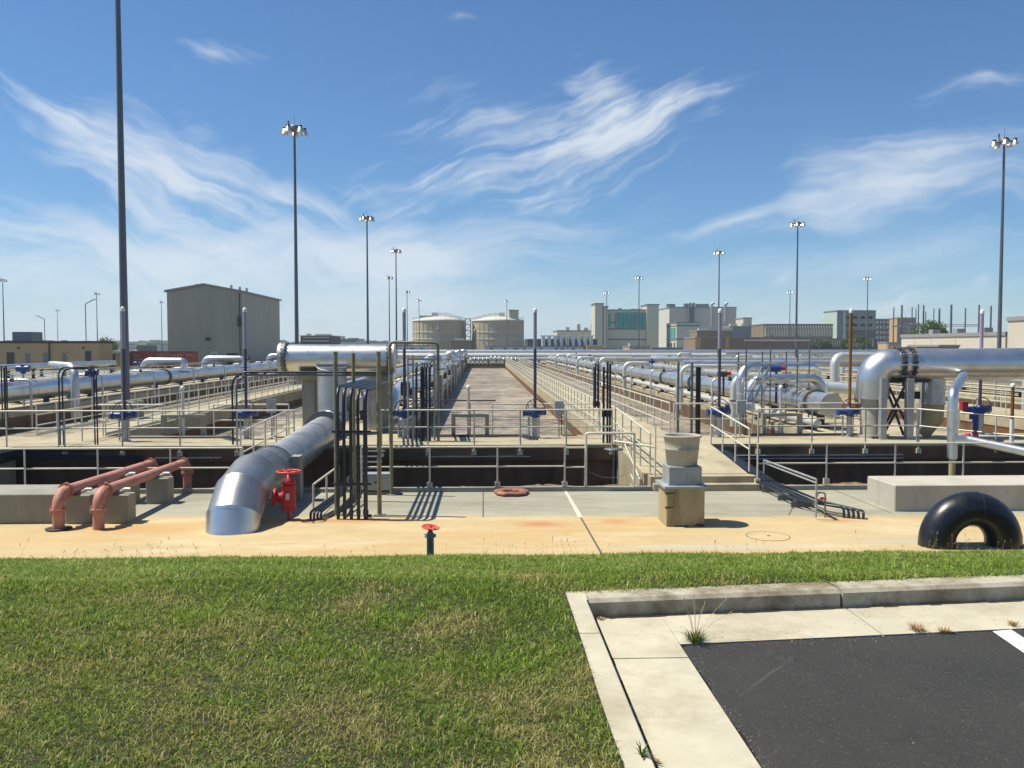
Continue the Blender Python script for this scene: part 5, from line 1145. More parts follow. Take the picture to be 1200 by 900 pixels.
# small far clutter along racks: valves and stands
rr_ = random.Random(11)
for rx in (13.8,32.8,51.8,70.8,-24.2):
    for k_ in range(5):
        y = 40+k_*23+rr_.random()*6; x = rx+rr_.uniform(-1.9,1.9); nm = {13.8:'first right rack',32.8:'second right rack',51.8:'third right rack',70.8:'fourth right rack',-24.2:'left rack'}[rx]
        t = thing('valve_actuator', f'{["nearest","second","third","fourth","farthest"][k_]} small valve actuator standing on the {nm}', 'actuator', (x,y,SL), 'small valve actuators on the racks')
        m1 = MB(); m1.cyl((x,y,SL),(x,y,2.5),0.05,n=8); obj('stem', m1, M['galv'], t)
        m1 = MB(); m1.cyl((x-0.25,y,2.55),(x+0.2,y,2.55),0.12,n=10); m1.cyl((x,y,2.4),(x,y,2.8),0.09,n=8); obj('housing', m1, M['blue' if k_ % 2 else 'dark'], t)
rr_ = random.Random(17)
proto = {}
for rx, nm, sd in ((13.8,'first right rack',-1),(32.8,'second right rack',-1),(-24.2,'left rack',1),(-5.2,'centre rack',1),(51.8,'third right rack',-1)):
    lb = f'slim aeration drop pipe bending from the {nm} down into the basin'
    for k_ in range(15 if rx != -5.2 else 10):
        y = 34+k_*7.7; xo = rx+sd*2.15
        if nm not in proto:
            t = thing('drop_pipe', lb, 'pipe', (xo,y,SL), 'slim drop pipes of the '+nm)
            m1 = MB(); m1.tube([(xo-sd*1.2,y,1.75),(xo-sd*1.2,y,2.2),(xo+sd*0.35,y,2.2),(xo+sd*0.35,y,-0.3)], 0.055, 10, bend=0.25, bs=4); obj('tube', m1, M['white_pipe' if rx != 32.8 else 'galv'], t)
            m1 = MB(); m1.cyl((xo-sd*0.6,y,2.2),(xo-sd*0.45,y,2.2),0.1,n=10); m1.torus((xo-sd*0.52,y,2.42),(0,0,1),0.12,0.014,12,5); m1.cyl((xo-sd*0.52,y,2.2),(xo-sd*0.52,y,2.42),0.018,n=6); obj('hand_valve', m1, M['dark'], t); proto[nm] = t
        else: inst(proto[nm], (xo,y,SL), lb)
for i, (px, D, h, lb) in enumerate(((655,28.2,1.1,'small grey control box on a post between the centre actuator and the main walkway'),(318,27.9,1.2,'small grey control box on a post left of the header column'),(868,28.2,1.1,'small grey control box on a post left of the right portal frame'),(1022,28.0,1.2,'small grey control box on a post by the riser of the right header'))):
    x = X(px,D); t = thing('control_box', lb, 'control box', (x,D,SL))
    m1 = MB(); m1.cyl((x,D,SL),(x,D,SL+h),0.03,n=8); obj('post', m1, M['galv'], t)
    m1 = MB(); m1.box((x-0.15,D-0.12,SL+h-0.35),(x+0.15,D+0.02,SL+h+0.1),0.01); obj('body', m1, M['box_grey'], t)
    m1 = MB(); m1.tube([(x+0.08,D-0.05,SL+h-0.35),(x+0.08,D-0.05,SL+0.05),(x+0.6,D-0.05,SL+0.05)],0.018,6,bend=0.08,bs=3); obj('cable', m1, M['black'], t)
# ------------------------------------------------------------------ masts
def mast_proto(label, loc):
    x, y, z = loc; H = 19.9
    t = thing('lighting_mast', label, 'mast', loc, 'tall lighting masts')
    m1 = MB(); m1.tube([(x,y,z),(x,y,z+H*0.45),(x,y,z+H)], [0.18,0.135,0.085], 14); obj('pole', m1, M['mast'], t)
    m1 = MB(); m1.box((x-0.55,y-0.55,z-0.02),(x+0.55,y+0.55,z+0.75),0.05); obj('footing', m1, M['conc_grey'], t)
    m1 = MB(); m1.lathe([(0.12,-0.25),(0.33,-0.2),(0.42,-0.05),(0.42,0.12),(0.3,0.25),(0,0.3)], (x,y,z+H), 16); m1.torus((x,y,z+H-0.1),(0,0,1),0.7,0.035,24,6); m1.cyl((x,y,z+H+0.2),(x,y,z+H+1.1),0.015,n=5); m1.cyl((x-0.45,y,z+H),(x-0.45,y,z+H+0.55),0.03,n=5); m1.cyl((x-0.45,y,z+H+0.3),(x-0.45,y,z+H+0.6),0.07,n=6); obj('lamp_ring', m1, M['galv_dark'], t)
    for k_ in range(5):
        a_ = 0.5+k_*2*math.pi/5; cx, cy = x+0.78*math.cos(a_), y+0.78*math.sin(a_); zz = z+H-0.42
        m1 = MB(); m1.lathe([(0,0.42),(0.15,0.42),(0.16,0.34),(0.2,0.3),(0.29,0.02),(0.3,0.0),(0.26,0.0),(0,0.03)], (cx,cy,zz), 14); lp = obj('lamp_shade', m1, M['jacket_bright'], t)
        m1 = MB(); m1.lathe([(0.13,0.40),(0.155,0.42),(0.155,0.54),(0.1,0.58),(0,0.58)], (cx,cy,zz), 12); obj('lamp_cap', m1, M['dark'], lp)
    return t
mp_ = mast_proto('nearest lighting mast, rising beside the left walkway out of the top of the picture', (X(147.0,36),36,SL))
masts = [(345,147,68,'lighting mast right behind the left header pipe'),(430,253,111,'lighting mast behind the right part of the left header pipe'),(464,292,148,'lighting mast just left of the violet tube by the left tank'),
 (456,324,207,'distant lighting mast tightly left of the mast before the left tank'),(477,341,256,'distant lighting mast touching the violet tube left of the tanks'),(491,351,304,'distant lighting mast in front of the left tank'),
 (1177,162,69,'tallest looking lighting mast at the right edge of the picture'),(935,260,115,'lighting mast rising behind the scaffold'),(843,294,151,'lighting mast directly above the violet tube right of the walkway'),(749,324,206,'lighting mast in front of the teal glazed building'),
 (711,342,264,'lighting mast behind the tower of the teal glazed building'),(594,352,313,'lighting mast in front of the right tank'),(926,341,260,'distant lighting mast just left of the one behind the scaffold'),(1017,325,208,'lighting mast in front of the pale green building'),
 (3,327,214,'lighting mast at the left edge above the tan brick building'),(113,343,268,'lighting mast right of the arm street lamp over the tan building'),(67,363,390,'small far lighting mast above the middle of the tan brick building'),(189,353,325,'lighting mast between the near mast and the corrugated building')]
for px, py, D, lb in masts:
    a_ = W(px, py, D); zz = a_.z-19.9; inst(mp_, (a_.x, D, 0.75 if True else zz), lb).scale = (1,1,(a_.z-0.75)/(20.15))
for i, (px, py, D, dirx) in enumerate(((100,356,200,1),(52,374,260,-1),(1040,386,300,-1),(665,395,300,1))):
    a_ = W(px, py, D); t = thing('street_lamp', ['street lamp with an arm beside the mast over the tan building','street lamp with curved arm over the middle of the tan building','street lamp by the tan orange building','street lamp by the row of white filter cells'][i], 'street lamp', (a_.x,D,0.75))
    m1 = MB(); m1.tube([(a_.x,D,0.75),(a_.x,D,a_.z),(a_.x+dirx*1.8,D,a_.z+0.9)], 0.11, 8, bend=0.4, bs=3); obj('pole', m1, M['mast'], t)
    m1 = MB(); m1.obox((a_.x+dirx*2.1,D,a_.z+0.95), (0.9,0.35,0.18)); obj('lamp_head', m1, M['galv'], t)
# ------------------------------------------------------------------ buildings
GZ = 0.75
def bbox(D, pl, pr, pt, depth, zb=GZ):
    x0, x1 = W(pl, pt, D).x, W(pr, pt, D).x; z1 = W((pl+pr)/2, pt, D).z; return x0, x1, D, D+depth, zb, z1
def bld(name, label, D, pl, pr, pt, depth, wall, roof='roofg', trim=None, cat='building', wins=(), wmat='glass', base=GZ, extras=None, band=None):
    x0, x1, y0, y1, zb, z1 = bbox(D, pl, pr, pt, depth, base)
    t = thing(name, label, cat, ((x0+x1)/2, (y0+y1)/2, zb))
    th = max(0.3, D*0.0012); m1 = MB(); m1.box((x0,y0,zb),(x1,y1,z1-th)); obj('wall', m1, M[wall], t)
    m1 = MB(); m1.box((x0-th*0.4,y0-th*0.4,z1-th),(x1+th*0.4,y1+th*0.4,z1)); rf = obj('roof', m1, M[trim or roof], t)
    for w in wins:
        wm = w[4] if len(w) > 4 else wmat
        a_ = W(w[0], w[1], D); b__ = W(w[2], w[3], D); f = D*0.0004
        m1 = MB(); m1.box((a_.x,y0-0.03-f,b__.z),(b__.x,y0-0.003,a_.z)); wo = obj('window', m1, M[wm], t)
        if b__.x-a_.x > 1.2 and wm in ('glass','tealglass'):
            m1 = MB(); fr = max(0.06, D*0.0003)
            m1.box((a_.x-fr,y0-0.1-f,a_.z),(b__.x+fr,y0-0.002,a_.z+fr)); m1.box((a_.x-fr,y0-0.1-f,b__.z-fr),(b__.x+fr,y0-0.002,b__.z)); obj('frame', m1, M['paleconc'], wo)
    if band:
        for py in band: z = W(0,py,D).z; m1 = MB(); m1.box((x0-0.06,y0-0.06,z-D*0.0006),(x1+0.06,y1+0.06,z+D*0.0006)); obj('band_course', m1, M['darkb'], t)
    if extras: extras(t, D, x0, x1, y0, y1, z1, rf)
    return t
def vents(lst):
    def f(t, D, x0, x1, y0, y1, z1, rf):
        for (pa, pb, pt) in lst:
            m1 = MB(); a_ = W(pa, pt, D+4); b__ = W(pb, pt, D+4); m1.box((a_.x,D+3,z1),(b__.x,D+5,a_.z)); obj('roof_unit', m1, M['greywall'], rf)
    return f
# corrugated hall
D = 130; x0, x1 = W(195.5,345,D).x, W(283,345,D).x
xp = (x0+x1)/2; zl, zp, zr = W(196,342.5,D).z, W(240,334.5,D).z, W(283,342.5,D).z
t = thing('metal_hall', 'tall tan corrugated metal hall with a shallow gable roof', 'building', ((x0+x1)/2,D+15,GZ))
m1 = MB(); m1.poly_prism_y([(x0,GZ),(x1,GZ),(x1,zr),(xp,zp),(x0,zl)], D, D+24); obj('wall', m1, M['siding'], t)
m1 = MB(); m1.poly_prism_y([(x0-0.3,zl+0.02),(xp,zp+0.02),(x1+0.3,zr-0.05),(x1+0.3,zr+0.25),(xp,zp+0.32),(x0-0.3,zl+0.32)], D-0.3, D+24.3); rf = obj('roof', m1, M['roofg'], t)
for pa in (230,271,281,289): m1 = MB(); a_ = W(pa,335 if pa < 260 else 334+(pa-260)*.2,D+8); m1.cyl((a_.x,D+8,zr),(a_.x,D+8,a_.z+0.3),0.2,n=8); obj('roof_vent', m1, M['galv'], rf)
m1 = MB(); a_ = W(247,407,D); m1.box((a_.x,D-0.08,GZ),(a_.x+1.0,D-0.003,GZ+2.3)); dd = obj('door', m1, M['whitewall'], t); m1 = MB(); m1.box((a_.x+0.3,D-0.12,GZ+1.4),(a_.x+0.7,D-0.08,GZ+1.9)); obj('window', m1, M['dark'], dd)
m1 = MB(); a_ = W(242,398,D); m1.box((a_.x,D-0.5,a_.z-0.15),(a_.x+0.55,D-0.003,a_.z+0.3)); obj('wall_lamp', m1, M['dark'], t)
m1 = MB(); a_ = W(279,378,D); m1.box((a_.x,D-0.3,a_.z-0.6),(a_.x+0.5,D-0.003,a_.z+0.9)); m1.cyl((a_.x+0.3,D-0.2,GZ),(a_.x+0.3,D-0.2,zr-0.2),0.09,n=6); obj('downpipe', m1, M['dark'], t)
m1 = MB(); a_ = W(266,414,D); m1.box((a_.x,D-0.08,GZ),(a_.x+1.6,D-0.003,a_.z)); obj('louvre', m1, M['dark'], t)
# tan brick building
D = 112
def tan_ex(t, D, x0, x1, y0, y1, z1, rf):
    for px in (58,): a_ = W(px,402,D); m1 = MB(); m1.cyl((a_.x,D-0.12,GZ),(a_.x,D-0.12,z1-0.2),0.1,n=6); obj('downpipe', m1, M['brown_trim'], t)
    a_ = W(19,389,D+6); b__ = W(41,396,D+6); m1 = MB(); m1.box((a_.x,D+5,z1),(b__.x,D+8,a_.z)); obj('roof_unit', m1, M['slate'], rf)
    for px in (22,98): a_ = W(px,408,D); m1 = MB(); m1.box((a_.x-0.12,D-0.2,a_.z-0.1),(a_.x+0.12,D-0.003,a_.z+0.12)); obj('wall_lamp', m1, M['brown_trim'], t)
bld('brick_building','low tan brick building with a brown roof edge at the far left',D,-60,114,399.5,4.5,'tanwall',trim='brown_trim',wins=[(8,413,17,428),(30,414,35,426,'slate'),(51,414,58,426,'slate'),(73,414,78,426,'slate'),(100,411.5,107,427)],extras=tan_ex)
bld('brick_annex','small tan annex with a white roof between the brick building and the container',118,125,141,411,6,'tanwall',trim='white',wins=[(127,415,135,424,'brown_trim')])
# container
D = 121; x0, x1, y0, y1, zb, z1 = bbox(D,153,226,411.5,2.6)
t = thing('shipping_container', 'red ribbed shipping container before the corrugated hall', 'container', ((x0+x1)/2,D,GZ))
m1 = MB(); m1.box((x0+0.1,y0,GZ),(x1-0.1,y1,z1-0.1)); obj('body', m1, M['container'], t)
m1 = MB()
for xx in (x0,x1-0.18): m1.box((xx,y0-0.05,GZ),(xx+0.18,y0+0.12,z1))
m1.box((x0,y0-0.05,z1-0.16),(x1,y0+0.12,z1-0.001)); m1.box((x0,y0-0.05,GZ+0.001),(x1,y0+0.12,GZ+0.2)); m1.box((x0,y0,z1-0.1),(x1,y1,z1-0.02)); obj('corner_frame', m1, M['container'], t)
m1 = MB(); rw = random.Random(3)
for (pa, pb, pt, h_) in ((156,163,415,1.4),(185,200,414,.45),(201,215,415,.35),(218,226,414.5,.4),(158,166,420,.3),(158,165,424,.3),(158,166,428,.3)):
    xa = W(pa,pt,D).x; xb = W(pb,pt,D).x; z = W(pa,pt,D).z; x = xa
    while x < xb: w = rw.uniform(.08,.3); m1.box((x,y0-0.06,z-min(h_,.5)*rw.uniform(.6,1)),(x+w,y0-0.055,z)); x += w+rw.uniform(.1,.25)
obj('worn_lettering', m1, surf('faded_white_lettering', (0.42,0.30,0.27), 0.7), t)
# tanks
def tank(label, pl, pr, pt, D, stair):
    cx = (W(pl,400,D).x+W(pr,400,D).x)/2; r = (W(pr,400,D).x-W(pl,400,D).x)/2; z1 = W(500,pt,D).z
    t = thing('storage_tank', label, 'tank', (cx,D+r,GZ), 'round tan tanks'); cy = D+r
    m1 = MB(); m1.lathe([(r,GZ),(r,z1)], (cx,cy,0), 64)
    obj('wall', m1, M['tank'], t)
    m1 = MB()
    for k_ in range(32): a_ = 2*math.pi*k_/32; m1.obox((cx+(r+0.05)*math.cos(a_),cy+(r+0.05)*math.sin(a_),(z1+GZ)/2),(0.18,0.12,z1-GZ),a_)
    obj('ribs', m1, M['tank'], t)
    m1 = MB(); 
    for z in (z1-5.2,z1-8.0): m1.lathe([(r+0.02,z),(r+0.14,z+0.05),(r+0.14,z+0.3),(r+0.02,z+0.35)], (cx,cy,0), 64)
    obj('hoop', m1, M['greywall'], t)
    m1 = MB(); m1.lathe([(r+0.25,z1-0.4),(r+0.25,z1),(r*0.7,z1+0.9),(r*0.3,z1+1.6),(0,z1+1.8)], (cx,cy,0), 48); rf = obj('roof', m1, M['greywall'], t)
    m1 = MB(); m1.torus((cx,cy,z1+1.1),(0,0,1),r,0.05,48,4)
    for k_ in range(30): a_ = 2*math.pi*k_/30; m1.cyl((cx+r*math.cos(a_),cy+r*math.sin(a_),z1),(cx+r*math.cos(a_),cy+r*math.sin(a_),z1+1.1),0.05,n=4)
    obj('roof_railing', m1, M['galv'], rf)
    m1 = MB(); s_ = 1 if stair else -1
    m1.tube([(cx+s_*r*0.9,cy-1,z1+1.2),(cx+s_*r*0.3,cy-1,z1+3.0),(cx-s_*r*0.15,cy-1,z1+3.1)],0.22,6); m1.tube([(cx+s_*r*0.9,cy-1,z1+0.4),(cx+s_*r*0.3,cy-1,z1+2.2),(cx-s_*r*0.15,cy-1,z1+2.3)],0.14,6)
    m1.box((cx-s_*r*0.15-1.2,cy-2,z1+1.2),(cx-s_*r*0.15+1.2,cy,z1+3.2)); obj('roof_gantry', m1, M['whitewall'], rf)
    if stair: m1 = MB(); m1.box((cx-r*0.72,cy-3,z1-1),(cx-r*0.24,cy,z1+1.9)); obj('stair_house', m1, M['slate'], rf)
    else: m1 = MB(); m1.box((cx+r*0.42,cy-r*0.6,z1-1),(cx+r*0.78,cy-r*0.3,z1+4.0)); obj('stair_house', m1, M['tank'], rf); m1 = MB(); m1.box((cx+r*0.40,cy-r*0.62,z1+4.0),(cx+r*0.80,cy-r*0.28,z1+4.2)); obj('stair_roof', m1, M['slate'], rf)
    return t
tank('left one of the two round tan tanks',481.5,544,374.5,345,True); tank('right one of the two round tan tanks, with a square stair house on top',553,615,374.5,345,False)
t = thing('access_tower', 'narrow steel access tower between the two tan tanks', 'tower', (W(549,400,350).x,350,GZ)); m1 = MB(); xa, xb = W(545.5,400,350).x, W(551.5,400,350).x; zt = W(549,373,350).z
for xx in (xa,xb): 
    for yy in (350,353): m1.cyl((xx,yy,GZ),(xx,yy,zt),0.18,n=6)
z = 3
while z < zt: m1.box((xa,350,z),(xb,353,z+0.25)); m1.tube([(xa,350,z),(xb,350,min(zt,z+2.2))],0.12,4); z += 2.4
obj('frame', m1, M['slate'], t)
# low buildings
bld('low_building','long low pale building with small windows and a teal roof edge right of the tanks',300,569,700,405.5,10,'whitewall',trim='slate',wins=[(574,408,578,412),(590,408,594,412),(602,408,608,412),(613,408,616,412),(632,408,636,412),(650,408,654,412),(657,408,661,412),(670,408,674,412),(688,408,692,412)])
bld('low_building','short pale building with teal roof edge left of the tanks',300,455,501,404.5,10,'whitewall',trim='slate',wins=[(468,409,472,413),(480,408,486,412,'darkb'),(492,408,496,413,'tealglass')])
bld('pump_house','small brown building between the tanks',330,528.5,553,398.5,8,'brownb',extras=vents([(533,544,396.5)]))
bld('dark_plant','dark lattice plant building right of the corrugated hall',300,352,388,393,20,'darkb',extras=vents([(360,364,391),(370,388,391.5)]),wins=[(355,395,386,396,'greywall'),(355,399,386,400,'greywall')])
bld('low_building','low white building behind the left header pipe',380,388,422,397,14,'whitewall',trim='slate',extras=vents([(400,404,394),(408,420,396)]),wins=[(392,399,418,400.5,'glass')])
bld('low_building','low grey buildings before the tree line left of the mast',420,330,352,402,14,'greywall')
# crane (white) between the tanks
c = W(558,382,290); t = thing('crane', 'small white and red crane before the right tank', 'crane', (c.x,290,GZ))
m1 = MB(); m1.tube([W(560,412,290),W(558,383,290),W(556,388,290)],0.25,6); m1.tube([W(570,410,290),W(565,397,290)],0.45,6); obj('boom', m1, M['cream'], t)
m1 = MB(); m1.box(tuple(W(555,418,290)),tuple(W(573,413,290.0)+Vector((0,3,0)))); m1.cyl(W(548,414,290),W(572,413,290),0.2,n=6); obj('base', m1, M['redwheel'], t)
# filter cells row
t0 = None
for i in range(9):
    px = 637+i*7.0; D = 310; a_ = W(px,394,D)
    lb = 'white upright filter cell in the row before the teal building, number '+['one','two','three','four','five','six','seven','eight','nine'][i]+' from the left'
    if t0 is None:
        t0 = thing('filter_cell', lb, 'tank', (a_.x,D,GZ), 'row of white filter cells'); m1 = MB(); m1.box((a_.x-0.55,D-0.5,GZ),(a_.x+0.55,D+4,a_.z)); m1.box((a_.x-1.05,D+0.8,a_.z),(a_.x+1.1,D+4,a_.z+0.35)); obj('vessel', m1, M['whitewall'], t0)
    else: inst(t0, (a_.x,D,GZ), lb)
bld('dark_plant','dark low plant building behind the white filter cells',316,618,700,397,8,'darkb')
bld('office_block','long flat pale building with dark roof edge left of the teal building',420,653,700,387,25,'paleconc',trim='slate',extras=vents([(663,667,383.5),(676,680,380),(684,689,384),(692,695,380)]))
# teal glazed building
def teal_ex(t, D, x0, x1, y0, y1, z1, rf):
    vents([(712,715,374-11),(724,728,361),(738,752,362)])(t, D, x0, x1, y0, y1, z1, rf)
    for (pa, pb, pt) in ((697,707,356.5),(706,712,360)):
        a_, b__ = W(pa,pt,D-3), W(pb,pt,D-3); m1 = MB(); m1.box((a_.x,D-4,GZ),(b__.x,D+9,a_.z)); tw = obj('stair_tower', m1, M['cream'], t); m1 = MB(); m1.box((a_.x-.3,D-4.3,a_.z),(b__.x+.3,D+9.3,a_.z+.5)); obj('tower_roof', m1, M['slate'], tw)
    a_, b__ = W(758,357.5,D-1), W(772,357.5,D-1); m1 = MB(); m1.box((a_.x,D-1.2,GZ),(b__.x,D+14,a_.z)); tw = obj('end_tower', m1, M['paleconc'], t); m1 = MB(); m1.box((a_.x-.3,D-1.5,a_.z),(b__.x+.3,D+14.3,a_.z+.5)); obj('tower_roof', m1, M['slate'], tw)
    for k_ in range(9): xx = W(721+4.6*k_,370,D).x; m1 = MB(); m1.box((xx-.09,y0-0.5,W(0,384.5,D).z),(xx+.09,y0-0.2,W(0,366,D).z)); obj('mullion', m1, M['slate'], t)
    for px in (733,743,755): a_ = W(px,370 if px > 740 else 373.5,D-8); m1 = MB()
bld('glazed_building','pale building with a large teal glazed front and stair towers',395,711,771,362.5,24,'paleconc',trim='slate',band=(377.5,385,397.5),wins=[(721,366,758,384.5,'tealglass'),(713,368,716,384,'tealglass')],extras=teal_ex)
bld('grey_hall','large pale grey windowless hall with roof ducts',450,784.5,863,359.5,27,'greywall')
t = thing('roof_ducts', 'tall wall ducts and fans on the pale grey hall', 'ducts', W(815,359,449)); 
for i, px in enumerate((808,812,834,850)):
    m1 = MB(); m1.tube([W(px,383,448.5),W(px,357 if i < 2 else 356,448.5),W(px+(3 if i > 1 else 1.5),355,448.5)],0.75,10,bend=1.0,bs=3); obj('duct', m1, M['galv_dark' if i < 2 else 'galv'], t)
m1 = MB(); 
for (pa, pb, pt) in ((782,790,356.5),(802,806,356),(815,829,356.5)): m1.box(tuple(W(pa,359.4,452)),tuple(W(pb,pt,455)))
obj('roof_units', m1, M['slate'], t)
def green_ex(t, D, x0, x1, y0, y1, z1, rf):
    for k_ in range(3):
        for (za, zb_) in ((6.5,9.3),(9.6,12.4)): ya = y0+2+k_*6; m1 = MB(); m1.box((x0-0.15,ya,za),(x0-0.01,ya+4.6,zb_)); obj('window', m1, M['tealglass'], t)
        m1 = MB(); m1.box((x0-0.12,y0+3+k_*6,3.6),(x0-0.01,y0+5.5+k_*6,5.4)); obj('window', m1, M['dark'], t)
bld('annex_building','pale banded annex with a teal window bay left of the brown sheds',380,793,820,377.5,21,'paleconc',trim='slate',band=(381,397),extras=green_ex)
bld('long_shed','dark low wall shed below the banded annex',340,764,800,407,6,'darkb')
bld('tan_shed','low tan shed with a bright panel, left one of the two before the teal building',260,688,707,404.5,6,'orangeb',trim='cream',wins=[(683,404.5,687,413,'brownb'),(691,407,697,410,'tanwall')])
bld('garage','small dark garage between the tan sheds',265,707,722,408,5,'slate',wins=[(708,409,720,416,'slate')])
bld('brown_shed','low brown shed with two dark doors below the teal building',262,738,762.5,405.5,13,'tanwall',wins=[(744,409,748,417,'dark'),(752,409,756.5,417,'dark')],extras=vents([(737,739,402)]))
bld('white_stack','white block building with dark base above the brown sheds',370,871,881,372,11,'cream',base=GZ)
bld('dark_annex','dark blue grey annex below the white block',360,856,880,382,10,'slate',extras=vents([(855,863,379.5),(868,874,379.5)]))
bld('brown_plant','brown plant building with white roof vent pipes left of the brown shed',330,817,858,387,12,'brownb',extras=vents([(818,831,385),(827,837,390),(845,858,383.5)]))
bld('brown_shed','long low brown shed with orange strips on its front',240,815,950,395,14,'brownb',wins=[(815.5,395.5,821,408,'orangeb'),(850,395,854,412,'orangeb'),(880,399,940,400,'tanwall')])  # left orange strip paints the sunlit side wall onto the front
def colo_ex(t, D, x0, x1, y0, y1, z1, rf):
    a_ = W(897,382,D).x; b__ = W(975,382,D).x; n_ = 26
    for k_ in range(n_): xx = a_+(b__-a_)*k_/(n_-1); m1 = MB(); m1.box((xx-.28,y0-.7,W(0,394,D).z),(xx+.28,y0-.003,W(0,381,D).z)); obj('fin', m1, M['paleconc'], t)
bld('finned_building','long low concrete building with vertical fins behind the brown shed',400,895,976,379.5,18,'brownb',trim='slate',wins=[(896,387,975,394,'paleconc')],extras=colo_ex)
bld('colonnade_building','dark colonnade building right of the brown shed',330,950,1028,396.5,10,'darkb',wins=[(952+k_*2.6,398,953.2+k_*2.6,406,'greywall') for k_ in range(28)])
bld('green_office','pale green and slate office block with rows of windows',430,981,1026,363.5,17,'greenwall',trim='slate',wins=[(981.2,364.5,987,402,'slate'),(991,364.5,1025.8,386,'slate'),(991,386.5,1025.8,402,'darkb'),(987,364,991,394,'greenwall'),(992,370,996,374),(999.5,370,1004.5,374),(1008.5,370,1013.5,374),(1017.5,370,1022,374),(992,379,996,383),(999.5,379,1004.5,383),(1008.5,379,1013.5,383),(1017.5,379,1022,383)])
bld('apartment_block','grey block with white balconies right of the green office',500,1026,1043,373.5,20,'darkb',wins=[(1027+4*i,376+6*k_,1029+4*i,379+6*k_,'whitewall') for i in range(4) for k_ in range(5)])
bld('tan_tower','tan orange block with a brown side, right of the grey block',460,1051.5,1072,372,9,'orangeb',wins=[(1052,373,1071.8,402,'brownb')])
bld('tan_shed','tan low shed at the foot of the tan orange block',300,1041,1061,401,8,'tanwall')
def cr_ex(t, D, x0, x1, y0, y1, z1, rf):
    for px in (1121.5,1142.5,1178): xx = W(px,400,D).x; m1 = MB(); m1.box((xx-.06,y0-.02,GZ),(xx+.06,y0-.003,z1-.4)); obj('panel_joint', m1, M['tanwall'], t)
def side_bld(label, x0, x1, y0, y1, z1, joints=(), doors=()):
    t = thing('cream_building', label, 'building', ((x0+x1)/2,(y0+y1)/2,GZ))
    m1 = MB(); m1.box((x0,y0,GZ),(x1,y1,z1-0.6)); obj('wall', m1, M['cream'], t)
    m1 = MB(); m1.box((x0-0.15,y0-0.15,z1-0.6),(x1,y1+0.15,z1)); rf = obj('roof', m1, M['roofg'], t)
    for y in joints: m1 = MB(); m1.box((x0-0.02,y-0.06,GZ),(x0-0.002,y+0.06,z1-0.6)); obj('panel_joint', m1, M['tanwall'], t)
    for y, w, h, mm in doors: m1 = MB(); m1.box((x0-0.04,y,GZ),(x0-0.003,y+w,GZ+h)); obj('door', m1, M[mm], t)
    for k_ in range(4): m1 = MB(); yy = y0+4+k_*(y1-y0-8)/3; m1.box((x0+4,yy,z1),(x0+5.5,yy+1.5,z1+0.9)); obj('roof_unit', m1, M['roofg'], rf)
side_bld('long cream building with a grey roof behind the right header pipe', 81.1, 108, 130, 163, 6.1, (136,144,152,158), ((139.3,1.3,2.6,'dark'),(133,0.8,2.4,'tanwall')))
bld('brown_shed','low brown shed in front of the cream building',127,1100,1124,404,9,'brownb')
side_bld('tall cream block at the right edge of the picture', 78.4, 100, 100, 125.2, 8.2, (110,118))
# substation poles
t = thing('substation_beam', 'light steel beam frame between the substation poles', 'frame', W(1080,382,280))
m1 = MB(); m1.cyl(W(1045,382.5,280),W(1070,382.5,280),0.25,n=6); m1.cyl(W(1056,380,280),W(1078,379,280),0.25,n=6); m1.cyl(W(1066,382,280),W(1066,404,280),0.3,n=6); m1.cyl(W(1100,380.5,290),W(1148,380.5,290),0.16,n=6); m1.cyl(W(1104,383,290),W(1150,382,290),0.1,n=6); obj('beam', m1, M['galv'], t)
for i, (px, pt, w) in enumerate(((1047.5,360,2),(1057,357.5,3.4),(1069,360,2),(1073.5,361.5,1.6),(1076.5,356.5,2),(1082.5,357.5,3),(1085,365,1.6),(1094.5,361.5,1.8),(1101,361.5,3.4),(1115,357,3.6),(1131.5,361,2.4),(1147.5,357,3),(1161.5,358.5,3))):
    D = 280; a_ = W(px,pt,D); lb = ['first','second','third','fourth','fifth','sixth','seventh','eighth','ninth','tenth','eleventh','twelfth','thirteenth'][i]
    t = thing('substation_pole', f'{lb} from the left of the slim steel poles of the substation behind the tree', 'pole', (a_.x,D,GZ), 'substation poles'); m1 = MB(); m1.cyl((a_.x,D,GZ),(a_.x,D,a_.z),w*0.12,w*0.09,8); obj('shaft', m1, M['galv_dark' if i % 3 else 'mast'], t)
